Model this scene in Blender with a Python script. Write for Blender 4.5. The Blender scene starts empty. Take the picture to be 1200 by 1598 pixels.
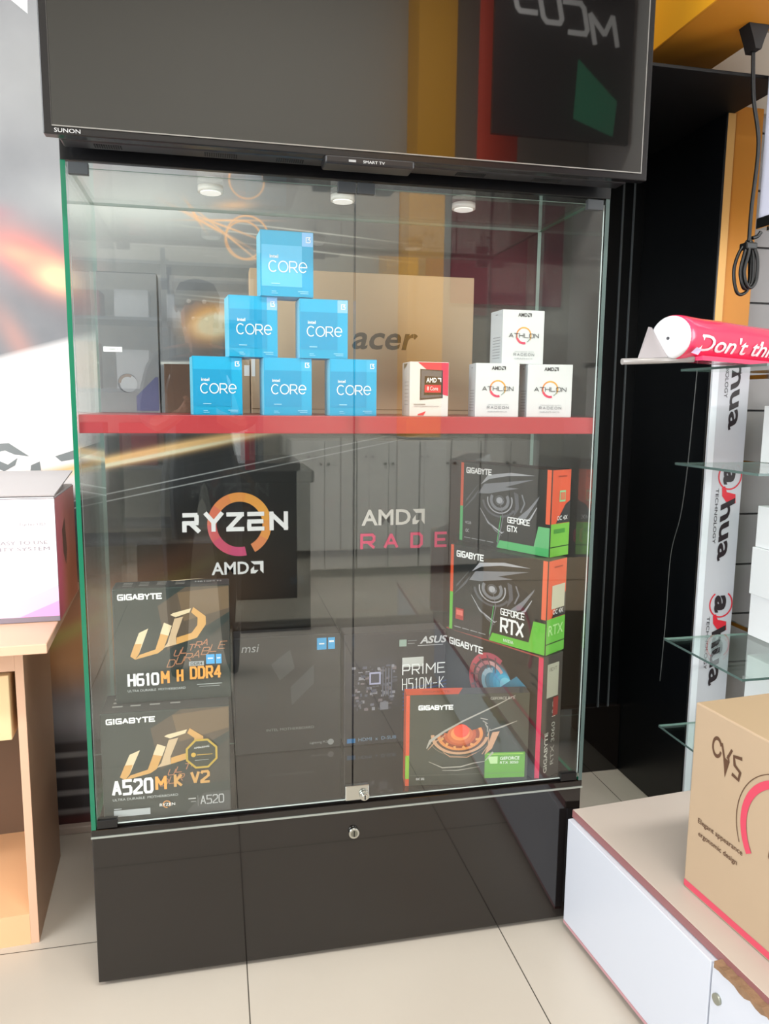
import bpy, bmesh, math, random
from mathutils import Matrix, Vector
random.seed(4)
S = bpy.context.scene
COL = S.collection
# ------------------------------------------------------------------ camera
FPX, CX, CY, CZ, YAW, PITCH, ROLL = 1194.5, 0.2676, -1.568, 1.2437, 0.2174, 0.1411, 0.0100
cy_, sy_, cp_, sp_, cr_, sr_ = (math.cos(YAW), math.sin(YAW), math.cos(PITCH), math.sin(PITCH), math.cos(ROLL), math.sin(ROLL))
_f = Vector((sy_, cy_, 0)); _r = Vector((cy_, -sy_, 0)); _u = Vector((0, 0, 1))
_f2 = _f*cp_ - _u*sp_; _u2 = _u*cp_ + _f*sp_
_r3 = _r*cr_ + _u2*sr_; _u3 = -_r*sr_ + _u2*cr_
cam = bpy.data.objects.new('camera', bpy.data.cameras.new('camera'))
cam.matrix_world = Matrix(((_r3.x, _u3.x, -_f2.x, CX), (_r3.y, _u3.y, -_f2.y, CY), (_r3.z, _u3.z, -_f2.z, CZ), (0, 0, 0, 1)))
cam.data.sensor_fit = 'HORIZONTAL'; cam.data.sensor_width = 36.0
cam.data.lens = FPX/1200*36.0; cam.data.clip_start = 0.02
COL.objects.link(cam); S.camera = cam
# ------------------------------------------------------------------ light and exposure
S.view_settings.view_transform = 'Standard'; S.view_settings.look = 'None'
S.view_settings.exposure = -0.22; S.view_settings.gamma = 1.0
S.view_settings.use_curve_mapping = False
W = bpy.data.worlds.new('daylight'); S.world = W; W.use_nodes = True
W.node_tree.nodes['Background'].inputs[0].default_value = (0.75, 0.87, 1.0, 1)
W.node_tree.nodes['Background'].inputs[1].default_value = 1.0
def area(name, loc, look, sx, sy, power, color=(1, 1, 1), spread=None):
    l = bpy.data.lights.new(name, 'AREA'); l.shape = 'RECTANGLE'; l.size = sx; l.size_y = sy
    l.energy = power; l.color = color
    if spread: l.spread = spread
    o = bpy.data.objects.new(name, l); o.location = loc
    d = (Vector(look)-Vector(loc)).normalized(); o.rotation_euler = d.to_track_quat('-Z', 'Y').to_euler()
    COL.objects.link(o); return o
area('shopfront_daylight', (-2.42, -2.15, 1.75), (0, -2.0, 1.6), 3.8, 3.0, 390, (0.93, 0.97, 1.0))
area('right_fill_light', (2.92, -1.6, 1.5), (0.0, -1.3, 1.1), 1.6, 1.8, 75, (0.95, 0.98, 1.0))  # added fill out of view, lightens the faces turned to the right
area('added_ceiling_fill', (0.9, -2.3, 4.2), (0.9, -2.9, 0), 2.2, 0.4, 190, (1.0, 0.98, 0.94))  # added unseen light, brightens the far cupboards mirrored in the glass
# ------------------------------------------------------------------ materials
def lin(c):
    c = c/255.0
    return c/12.92 if c <= 0.04045 else ((c+0.055)/1.055)**2.4
def rgb(h): return tuple(lin(int(h[i:i+2], 16)) for i in (0, 2, 4)) + (1,)
_M = {}
def mat(hexc, rough=0.55, spec=0.5, metal=0.0, key=None, emit=0, bump=0, bscale=60, var=0.0, vscale=3.0, coat=0):
    k = key or (hexc, rough, spec, metal, emit, bump, bscale, var, vscale, coat)
    if k in _M: return _M[k]
    m = bpy.data.materials.new('surface_'+hexc); m.use_nodes = True
    nt = m.node_tree; b = nt.nodes['Principled BSDF']; c = rgb(hexc)
    b.inputs['Base Color'].default_value = c
    b.inputs['Roughness'].default_value = rough
    b.inputs['Specular IOR Level'].default_value = spec
    b.inputs['Metallic'].default_value = metal
    if coat: b.inputs['Coat Weight'].default_value = coat; b.inputs['Coat Roughness'].default_value = 0.02; b.inputs['Coat IOR'].default_value = 1.5 if coat < 1 else 1.75
    if emit:
        b.inputs['Emission Color'].default_value = c; b.inputs['Emission Strength'].default_value = emit
    if var or bump:
        g = nt.nodes.new('ShaderNodeTexCoord')
        n = nt.nodes.new('ShaderNodeTexNoise'); n.inputs['Scale'].default_value = vscale if var else bscale
        n.inputs['Detail'].default_value = 4
        nt.links.new(g.outputs['Object'], n.inputs['Vector'])
        if var:
            mx = nt.nodes.new('ShaderNodeMix'); mx.data_type = 'RGBA'
            mx.inputs[6].default_value = tuple(x*(1-var) for x in c[:3])+(1,)
            mx.inputs[7].default_value = tuple(min(1, x*(1+var)) for x in c[:3])+(1,)
            nt.links.new(n.outputs['Fac'], mx.inputs[0]); nt.links.new(mx.outputs[2], b.inputs['Base Color'])
        if bump:
            n2 = nt.nodes.new('ShaderNodeTexNoise'); n2.inputs['Scale'].default_value = bscale
            nt.links.new(g.outputs['Object'], n2.inputs['Vector'])
            bm_ = nt.nodes.new('ShaderNodeBump'); bm_.inputs['Strength'].default_value = bump; bm_.inputs['Distance'].default_value = 0.002
            nt.links.new(n2.outputs['Fac'], bm_.inputs['Height']); nt.links.new(bm_.outputs[0], b.inputs['Normal'])
    _M[k] = m; return m
class E:                                   # tiny expression builder for node maths
    def __init__(s, nt, v): s.nt = nt; s.v = v
    def op(s, o, *a, clamp=False):
        n = s.nt.nodes.new('ShaderNodeMath'); n.operation = o; n.use_clamp = clamp
        for i, x in enumerate((s,)+a):
            x = x.v if isinstance(x, E) else x
            if isinstance(x, (int, float)): n.inputs[i].default_value = x
            else: s.nt.links.new(x, n.inputs[i])
        return E(s.nt, n.outputs[0])
    def __add__(s, o): return s.op('ADD', o)
    def __sub__(s, o): return s.op('SUBTRACT', o)
    def __mul__(s, o): return s.op('MULTIPLY', o)
    def __truediv__(s, o): return s.op('DIVIDE', o)
    def sq(s): return s*s
    def exp(s): return s.op('EXPONENT')
    def step(s, e, w):                    # 0 below e, 1 above, soft width w
        return ((s-e)*(1.0/w)+0.5).op('MINIMUM', 1.0).op('MAXIMUM', 0.0)
def mixc(nt, fac, a, b):
    mx = nt.nodes.new('ShaderNodeMix'); mx.data_type = 'RGBA'
    for i, x in ((0, fac), (6, a), (7, b)):
        x = x.v if isinstance(x, E) else x
        if isinstance(x, (int, float)): mx.inputs[i].default_value = x
        elif isinstance(x, tuple): mx.inputs[i].default_value = x
        else: nt.links.new(x, mx.inputs[i])
    return mx.outputs[2]
def glass(name, tint, f0, rough=0.0, refl=(1, 1, 1, 1)):
    if name in _M: return _M[name]
    m = bpy.data.materials.new(name); m.use_nodes = True; nt = m.node_tree
    nt.nodes.clear()
    out = nt.nodes.new('ShaderNodeOutputMaterial'); tr = nt.nodes.new('ShaderNodeBsdfTransparent'); gl = nt.nodes.new('ShaderNodeBsdfGlossy')
    tr.inputs[0].default_value = tint; gl.inputs['Roughness'].default_value = rough; gl.inputs[0].default_value = refl
    g = nt.nodes.new('ShaderNodeNewGeometry'); d = nt.nodes.new('ShaderNodeVectorMath'); d.operation = 'DOT_PRODUCT'
    nt.links.new(g.outputs['Incoming'], d.inputs[0]); nt.links.new(g.outputs['Normal'], d.inputs[1])
    c = E(nt, d.outputs['Value']).op('ABSOLUTE')
    one = (c*-1.0)+1.0
    fr = one.op('POWER', 5.0)*(1-f0)+f0
    mx = nt.nodes.new('ShaderNodeMixShader'); nt.links.new(fr.v, mx.inputs[0]); nt.links.new(tr.outputs[0], mx.inputs[1]); nt.links.new(gl.outputs[0], mx.inputs[2])
    nt.links.new(mx.outputs[0], out.inputs[0]); _M[name] = m; return m
GLASS = glass('clear_glass', (0.975, 0.988, 0.977, 1), 0.065)
SHELFGLASS = glass('shelf_glass', (0.86, 0.93, 0.90, 1), 0.06)
EDGE = mat('09684c', 0.15, 0.6)
EDGE2 = mat('8aa39c', 0.15, 0.6)
PALEEDGE = mat('c8d4d2', 0.15, 0.6)
BLACKGLOSS = mat('120e0d', 0.06, 0.5, coat=0.5)
BLACK = mat('08080a', 0.4)
BLACKWALL = mat('0b0d10', 0.32, 0.45, bump=0.05, bscale=6)
CHROME = mat('c9ccc8', 0.18, 0.5, 1.0)
WHITE = mat('f2f2f0', 0.5)
CARD = mat('c6ab8e', 0.75, 0.2, var=0.05, vscale=5)
# ------------------------------------------------------------------ mesh helpers
def link(name, me, parent=None, mats=(), loc=None, rz=0):
    o = bpy.data.objects.new(name, me)
    for m in mats: me.materials.append(m)
    if parent is not None: o.parent = parent
    if loc: o.location = loc
    if rz: o.rotation_euler = (0, 0, rz)
    COL.objects.link(o); return o
class MB:
    def __init__(s): s.bm = bmesh.new(); s.mats = []
    def mi(s, m):
        if m not in s.mats: s.mats.append(m)
        return s.mats.index(m)
    def box(s, x0, x1, y0, y1, z0, z1, m, faces=None, bev=0):
        """faces: dict of overrides front/back/left/right/top/bottom"""
        V = [s.bm.verts.new(c) for c in ((x0,y0,z0),(x1,y0,z0),(x1,y1,z0),(x0,y1,z0),(x0,y0,z1),(x1,y0,z1),(x1,y1,z1),(x0,y1,z1))]
        F = {'bottom': (3,2,1,0), 'top': (4,5,6,7), 'front': (0,1,5,4), 'right': (1,2,6,5), 'back': (2,3,7,6), 'left': (3,0,4,7)}
        fs = []
        for k, q in F.items():
            f = s.bm.faces.new([V[i] for i in q]); f.material_index = s.mi((faces or {}).get(k, m)); fs.append(f)
        if bev:
            es = list({e for f in fs for e in f.edges})
            bmesh.ops.bevel(s.bm, geom=es, offset=bev, segments=2, affect='EDGES', profile=0.5)
        return s
    def poly(s, pts, m):
        f = s.bm.faces.new([s.bm.verts.new(p) for p in pts]); f.material_index = s.mi(m); return s
    def prism(s, pts, z0, z1, m, axis='Z'):
        def P(a, b, c): return {'Z': (a, b, c), 'Y': (a, c, b), 'X': (c, a, b)}[axis]
        A = [s.bm.verts.new(P(a, b, z0)) for a, b in pts]; B = [s.bm.verts.new(P(a, b, z1)) for a, b in pts]
        i = s.mi(m); n = len(pts)
        for q in [A[::-1], B]+[[A[k], A[(k+1) % n], B[(k+1) % n], B[k]] for k in range(n)]:
            f = s.bm.faces.new(q); f.material_index = i
        return s
    def cyl(s, c, r, h, m, axis='Z', n=28, r2=None, cap=True):
        r2 = r if r2 is None else r2; i = s.mi(m)
        def P(a, b, t):
            return {'Z': (c[0]+a, c[1]+b, c[2]+t), 'Y': (c[0]+a, c[1]+t, c[2]+b), 'X': (c[0]+t, c[1]+a, c[2]+b)}[axis]
        A = [s.bm.verts.new(P(r*math.cos(2*math.pi*k/n), r*math.sin(2*math.pi*k/n), 0)) for k in range(n)]
        B = [s.bm.verts.new(P(r2*math.cos(2*math.pi*k/n), r2*math.sin(2*math.pi*k/n), h)) for k in range(n)]
        for k in range(n):
            f = s.bm.faces.new([A[k], A[(k+1) % n], B[(k+1) % n], B[k]]); f.material_index = i; f.smooth = True
        if cap:
            for q in (A[::-1], B):
                f = s.bm.faces.new(q); f.material_index = i
        return s
    def lathe(s, prof, c, m, axis='Z', n=40):
        i = s.mi(m); rings = []
        for r, t in prof:
            ring = []
            for k in range(n):
                a, b = r*math.cos(2*math.pi*k/n), r*math.sin(2*math.pi*k/n)
                ring.append(s.bm.verts.new({'Z': (c[0]+a, c[1]+b, c[2]+t), 'Y': (c[0]+a, c[1]+t, c[2]+b), 'X': (c[0]+t, c[1]+a, c[2]+b)}[axis]))
            rings.append(ring)
        for A, B in zip(rings, rings[1:]):
            for k in range(n):
                f = s.bm.faces.new([A[k], A[(k+1) % n], B[(k+1) % n], B[k]]); f.material_index = i; f.smooth = True
        for q in (rings[0][::-1], rings[-1]):
            f = s.bm.faces.new(q); f.material_index = i
        return s
    def tube(s, pts, r, m, n=8):
        i = s.mi(m); pts = [Vector(p) for p in pts]; rings = []
        for k, p in enumerate(pts):
            d = (pts[min(k+1, len(pts)-1)]-pts[max(k-1, 0)]).normalized()
            a = d.cross(Vector((0, 1, 0)))
            if a.length < 0.15: a = d.cross(Vector((0, 0, 1)))
            a.normalize(); b = d.cross(a)
            rr = r[k] if isinstance(r, (list, tuple)) else r
            rings.append([s.bm.verts.new(p+a*rr*math.cos(2*math.pi*j/n)+b*rr*math.sin(2*math.pi*j/n)) for j in range(n)])
        for A, B in zip(rings, rings[1:]):
            for k in range(n):
                f = s.bm.faces.new([A[k], A[(k+1) % n], B[(k+1) % n], B[k]]); f.material_index = i; f.smooth = True
        for q in (rings[0][::-1], rings[-1]):
            f = s.bm.faces.new(q); f.material_index = i
        return s
    def build(s, name, parent=None, loc=None, rz=0):
        bmesh.ops.recalc_face_normals(s.bm, faces=s.bm.faces[:])
        me = bpy.data.meshes.new(name); s.bm.to_mesh(me); s.bm.free()
        return link(name, me, parent, s.mats, loc, rz)
def tag(o, label, cat, group=None):
    o['label'] = label; o['category'] = cat
    if group: o['group'] = group
    return o
def struct(o): o['kind'] = 'structure'; return o
def empty(name, loc, rz=0):
    o = bpy.data.objects.new(name, None); o.location = loc; o.rotation_euler = (0, 0, rz); o.empty_display_size = 0.05
    COL.objects.link(o); return o
def catmull(pts, k=8):
    P = [Vector(p) for p in pts]; P = [P[0]]+P+[P[-1]]; out = []
    for i in range(1, len(P)-2):
        for j in range(k):
            t = j/k; a, b, c, d = P[i-1], P[i], P[i+1], P[i+2]
            out.append(0.5*((2*b)+(c-a)*t+(2*a-5*b+4*c-d)*t*t+(3*b-3*c+d-a)*t**3))
    return out+[P[-2]]
_T = {}
def textmesh(s, bold=0.0):
    if (s, bold) in _T: return _T[(s, bold)]
    cu = bpy.data.curves.new('t', 'FONT'); cu.body = s; cu.resolution_u = 3; cu.offset = bold
    ob = bpy.data.objects.new('t', cu); COL.objects.link(ob); bpy.context.view_layer.update()
    me = bpy.data.meshes.new_from_object(ob)
    vs = [(v.co.x, v.co.y) for v in me.vertices]; fs = [tuple(p.vertices) for p in me.polygons]
    bpy.data.objects.remove(ob); bpy.data.curves.remove(cu); bpy.data.meshes.remove(me)
    x0 = min(v[0] for v in vs); x1 = max(v[0] for v in vs); y0 = min(v[1] for v in vs); y1 = max(v[1] for v in vs)
    vs = [((x-x0)/(x1-x0), (y-y0)/(y1-y0)) for x, y in vs]
    _T[(s, bold)] = (vs, fs); return vs, fs
class Print:
    """Printed artwork on a flat face. Coordinates: u to the right, v down, in fractions of a w x h face (metres)."""
    def __init__(s, w, h, clip=True): s.w, s.h, s.clip = w, h, clip; s.bm = bmesh.new(); s.mats = []; s.lay = 0
    def mi(s, m):
        if m not in s.mats: s.mats.append(m)
        return s.mats.index(m)
    def P(s, u, v):
        if s.clip: u = min(max(u, 0.002), 0.998); v = min(max(v, 0.002), 0.998)
        return s.bm.verts.new((u*s.w, -0.00035-0.00012*s.lay, (1-v)*s.h))
    def poly(s, pts, m):
        s.lay += 1; f = s.bm.faces.new([s.P(u, v) for u, v in pts]); f.material_index = s.mi(m); return s
    def rect(s, u0, v0, u1, v1, m): return s.poly([(u0, v0), (u1, v0), (u1, v1), (u0, v1)], m)
    def text(s, t, u0, v0, u1, v1, m, bold=0.0, shear=0.0, rise=0.0, mirror=False):
        s.lay += 1; vs, fs = textmesh(t, bold); i = s.mi(m)
        V = []
        for x, y in vs:
            if mirror: x = 1-x
            V.append(s.P(u0+(u1-u0)*x+shear*y*(v1-v0)*s.h/s.w, v1-(v1-v0)*y-rise*x))
        for f in fs:
            try: q = s.bm.faces.new([V[k] for k in f]); q.material_index = i
            except ValueError: pass
        return s
    def vtext(s, t, u0, v0, u1, v1, m, bold=0.0, down=True, shear=0):
        """text running downwards (rotated clockwise) or upwards inside the rectangle"""
        s.lay += 1; vs, fs = textmesh(t, bold); i = s.mi(m); V = []
        for x, y in vs:
            x2 = x+shear*y
            if down: V.append(s.P(u0+(u1-u0)*y, v0+(v1-v0)*x2))
            else: V.append(s.P(u1-(u1-u0)*y, v1-(v1-v0)*x2))
        for f in fs:
            try: q = s.bm.faces.new([V[k] for k in f]); q.material_index = i
            except ValueError: pass
        return s
    def line(s, pts, wd, m):
        """polyline with width wd or tapered list of widths (metres)"""
        s.lay += 1; i = s.mi(m); n = len(pts); L = [(u*s.w, v*s.h) for u, v in pts]; ring = []
        for k in range(n):
            a = L[max(k-1, 0)]; b = L[min(k+1, n-1)]; dx, dy = b[0]-a[0], b[1]-a[1]; q = math.hypot(dx, dy) or 1
            w_ = (wd[k] if isinstance(wd, (list, tuple)) else wd)/2
            nx, ny = -dy/q*w_, dx/q*w_
            ring.append((s.P((L[k][0]+nx)/s.w, (L[k][1]+ny)/s.h), s.P((L[k][0]-nx)/s.w, (L[k][1]-ny)/s.h)))
        for a, b in zip(ring, ring[1:]):
            f = s.bm.faces.new([a[0], a[1], b[1], b[0]]); f.material_index = i
        return s
    def arc(s, cu, cv, r0, r1, a0, a1, m, n=40, sy=1.0, m2=None, taper=0.0):
        """ring sector, radii in metres, degrees, 0 = right, counter-clockwise; m may be a list of materials along the sweep"""
        s.lay += 1
        ms = m if isinstance(m, list) else [m]; prev = None
        for k in range(n+1):
            t = k/n; a = math.radians(a0+(a1-a0)*t); rr = r1-(r1-r0)*taper*t
            q = [(cu+r*math.cos(a)/s.w, cv-r*sy*math.sin(a)/s.h) for r in (r0, rr)]
            cur = (s.P(*q[0]), s.P(*q[1]))
            if prev:
                f = s.bm.faces.new([prev[0], prev[1], cur[1], cur[0]]); f.material_index = s.mi(ms[min(int((t-0.5/n)*len(ms)), len(ms)-1)])
            prev = cur
        return s
    def disc(s, cu, cv, r, m, n=32, sy=1.0):
        return s.poly([(cu+r*math.cos(2*math.pi*k/n)/s.w, cv-r*sy*math.sin(2*math.pi*k/n)/s.h) for k in range(n)], m)
    def build(s, name, parent=None, side='front', depth=0, loc=None, rz=0):
        """side: front of a box with its corner at the origin; left / right / top map the face onto the other sides"""
        M = {'front': Matrix.Identity(4),
             'right': Matrix.Translation((s.w*0+depth, 0, 0)) @ Matrix.Rotation(math.pi/2, 4, 'Z'),
             'left': Matrix.Translation((0, s.w, 0)) @ Matrix.Rotation(-math.pi/2, 4, 'Z'),
             'top': Matrix.Translation((0, 0, depth)) @ Matrix.Rotation(-math.pi/2, 4, 'X')}[side]
        bmesh.ops.transform(s.bm, matrix=M, verts=s.bm.verts[:])
        me = bpy.data.meshes.new(name); s.bm.to_mesh(me); s.bm.free()
        return link(name, me, parent, s.mats, loc, rz)
def ink(h, rough=0.45): return mat(h, rough, 0.4)
WI = ink('eceef0')
def _arc(cx, cy, rx, ry, a0, a1, n=9): return [(cx+rx*math.cos(math.radians(a0+(a1-a0)*k/n)), cy+ry*math.sin(math.radians(a0+(a1-a0)*k/n))) for k in range(n+1)]
GLY = {'A': [[(0, 0), (.5, 1), (1, 0)], [(.2, .33), (.8, .33)]], 'B': [[(0, 0), (0, 1), (.85, 1), (1, .85), (1, .62), (.85, .52), (0, .52)], [(.85, .52), (1, .42), (1, .12), (.85, 0), (0, 0)]],
 'C': [[(1, 1), (.15, 1), (0, .85), (0, .15), (.15, 0), (1, 0)]], 'D': [[(0, 0), (0, 1), (.75, 1), (1, .8), (1, .2), (.75, 0), (0, 0)]], 'E': [[(1, 1), (0, 1), (0, 0), (1, 0)], [(0, .5), (.85, .5)]],
 'F': [[(1, 1), (0, 1), (0, 0)], [(0, .5), (.85, .5)]], 'G': [[(1, 1), (.15, 1), (0, .85), (0, .15), (.15, 0), (1, 0), (1, .48), (.5, .48)]], 'H': [[(0, 0), (0, 1)], [(1, 0), (1, 1)], [(0, .5), (1, .5)]],
 'I': [[(.5, 0), (.5, 1)]], 'K': [[(0, 0), (0, 1)], [(1, 1), (.1, .48), (1, 0)]], 'L': [[(0, 1), (0, 0), (1, 0)]], 'M': [[(0, 0), (0, 1), (.5, .35), (1, 1), (1, 0)]], 'N': [[(0, 0), (0, 1), (1, 0), (1, 1)]],
 'O': [[(.15, 0), (0, .15), (0, .85), (.15, 1), (.85, 1), (1, .85), (1, .15), (.85, 0), (.15, 0)]], 'P': [[(0, 0), (0, 1), (.85, 1), (1, .85), (1, .55), (.85, .42), (0, .42)]],
 'R': [[(0, 0), (0, 1), (.85, 1), (1, .85), (1, .58), (.85, .44), (0, .44)], [(.5, .44), (1, 0)]], 'S': [[(1, 1), (.12, 1), (0, .88), (0, .6), (.12, .5), (.88, .5), (1, .4), (1, .12), (.88, 0), (0, 0)]],
 'T': [[(0, 1), (1, 1)], [(.5, 1), (.5, 0)]], 'U': [[(0, 1), (0, .15), (.15, 0), (.85, 0), (1, .15), (1, 1)]], 'V': [[(0, 1), (.5, 0), (1, 1)]], 'X': [[(0, 0), (1, 1)], [(0, 1), (1, 0)]], 'Y': [[(0, 1), (.5, .5), (1, 1)], [(.5, .5), (.5, 0)]],
 'Z': [[(0, 1), (1, 1), (0, 0), (1, 0)]], '0': [[(.15, 0), (0, .15), (0, .85), (.15, 1), (.85, 1), (1, .85), (1, .15), (.85, 0), (.15, 0)]], '1': [[(.25, .85), (.6, 1), (.6, 0)]],
 '2': [[(0, .85), (.15, 1), (.85, 1), (1, .85), (1, .6), (0, .12), (0, 0), (1, 0)]], '4': [[(.8, 0), (.8, 1), (0, .28), (1, .28)]], '5': [[(1, 1), (0, 1), (0, .55), (.85, .55), (1, .42), (1, .12), (.85, 0), (0, 0)]],
 '6': [[(1, 1), (.15, 1), (0, .85), (0, .12), (.15, 0), (.85, 0), (1, .12), (1, .45), (.85, .55), (0, .55)]], '-': [[(.1, .45), (.9, .45)]], 'i': [[(.5, 0), (.5, 1)]], '3': [[(0, 1), (1, 1), (.4, .58), (.85, .55), (1, .42), (1, .12), (.85, 0), (0, 0)]],
 'c': [_arc(.5, .5, .5, .5, 48, 312, 16)], 'o': [_arc(.5, .5, .5, .5, 0, 360, 22)], 'r': [[(.05, 0), (.05, 1), (.62, 1)]+_arc(.62, .72, .30, .28, 90, -90, 8)+[(.05, .44)], [(.5, .44), (.98, 0)]], 'e': [[(.04, .5), (.97, .5)]+_arc(.5, .5, .47, .46, 0, 318, 16)]}
WIDE = {'I': .25, 'M': 1.25, '1': .6, 'i': .3, 'o': 1.12, ' ': .45}
def stroke(p, t, u0, v0, u1, v1, m, wd, gap=0.32, shear=0.0, rise=0.0):
    """squared sign lettering drawn with strokes of width wd (metres) inside the rectangle"""
    tot = sum(WIDE.get(c, 1) for c in t)+gap*(len(t)-1); sc = (u1-u0-wd/p.w)/tot; x = u0+wd/2/p.w; hv = wd/2/p.h; L0 = p.lay
    for c in t:
        w_ = WIDE.get(c, 1)*sc
        ns = 0
        for q, st in enumerate(GLY.get(c, [])):
            p.lay = L0+(1 if q else 0)
            P_ = [(x+w_*a+shear*b*(v1-v0)*p.h/p.w, v1-hv-(v1-v0-2*hv)*b-rise*((x-u0)/(u1-u0))) for a, b in st]
            # extend ends by half the stroke so that corners close
            out = []
            for k in range(len(P_)-1):
                (a, b), (c2, d) = P_[k], P_[k+1]; dx, dy = (c2-a)*p.w, (d-b)*p.h; n_ = math.hypot(dx, dy) or 1; e = wd*((0.42 if abs(dx) < 1e-4 or abs(dy) < 1e-4 else 0.12) if len(st) < 9 else 0.22)
                ex, ey = dx/n_*e/p.w, dy/n_*e/p.h; p.lay = L0+ns*0.15; ns += 1; p.line([(a-ex, b-ey), (c2+ex, d+ey)], wd, m)
        x += w_+gap*sc
    p.lay = L0+2
    return p

def carton(name, w, d, h, loc, ang, m, faces=None, label='', cat='box', group=None, bev=0.0012, lip=True):
    """one closed product box standing on the ground: body mesh with its corner at the origin (left, front, bottom)"""
    b = MB().box(0, w, 0, d, 0, h, m, faces, bev=bev)
    o = b.build(name, None, loc, math.radians(ang)); tag(o, label, cat, group); return o
# ================================================================== THE ROOM
XL, XR, YB, YF, ZC = -2.5, 3.0, -4.15, 0.72, 4.3
def tile_floor():
    m = bpy.data.materials.new('floor_tiles'); m.use_nodes = True; nt = m.node_tree; b = nt.nodes['Principled BSDF']
    tc = nt.nodes.new('ShaderNodeTexCoord'); sp = nt.nodes.new('ShaderNodeSeparateXYZ'); nt.links.new(tc.outputs['Object'], sp.inputs[0])
    T = 0.5956
    def joint(v, off):
        f = ((v-off)/T).op('FRACT'); g = (f-0.5).op('ABSOLUTE')
        return g.step(0.5-0.0022, 0.0012)
    j = joint(E(nt, sp.outputs[0]), 0.3117).op('MAXIMUM', joint(E(nt, sp.outputs[1]), 0.1526))
    n = nt.nodes.new('ShaderNodeTexNoise'); n.inputs['Scale'].default_value = 2.5; n.inputs['Detail'].default_value = 6; nt.links.new(tc.outputs['Object'], n.inputs[0])
    c = mixc(nt, E(nt, n.outputs['Fac']), rgb('b3aa9e'), rgb('c1b9ad'))
    c = mixc(nt, j, c, rgb('4a453e')); nt.links.new(c, b.inputs['Base Color'])
    b.inputs['Roughness'].default_value = 0.28; b.inputs['Specular IOR Level'].default_value = 0.4
    return m
struct(MB().box(XL, XR, YB, YF+0.1, -0.08, 0, tile_floor()).build('floor'))
struct(MB().box(XL, XR, YB, YF+0.1, ZC, ZC+0.08, mat('b9b3a4', 0.8)).build('ceiling'))
struct(MB().box(XL-0.1, XL, YB, YF+0.1, 0, ZC, mat('bcbab4', 0.8)).build('wall_left'))
struct(MB().box(XR, XR+0.1, YB, YF+0.1, 0, ZC, mat('a9a7a3', 0.8)).build('wall_right'))
struct(MB().box(XL, XR, YB-0.1, YB, 0, ZC, mat('aeaba2', 0.8)).build('wall_front'))
struct(MB().box(XL, XR, YF, YF+0.1, 0, ZC, BLACKWALL).build('wall_back'))
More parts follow.
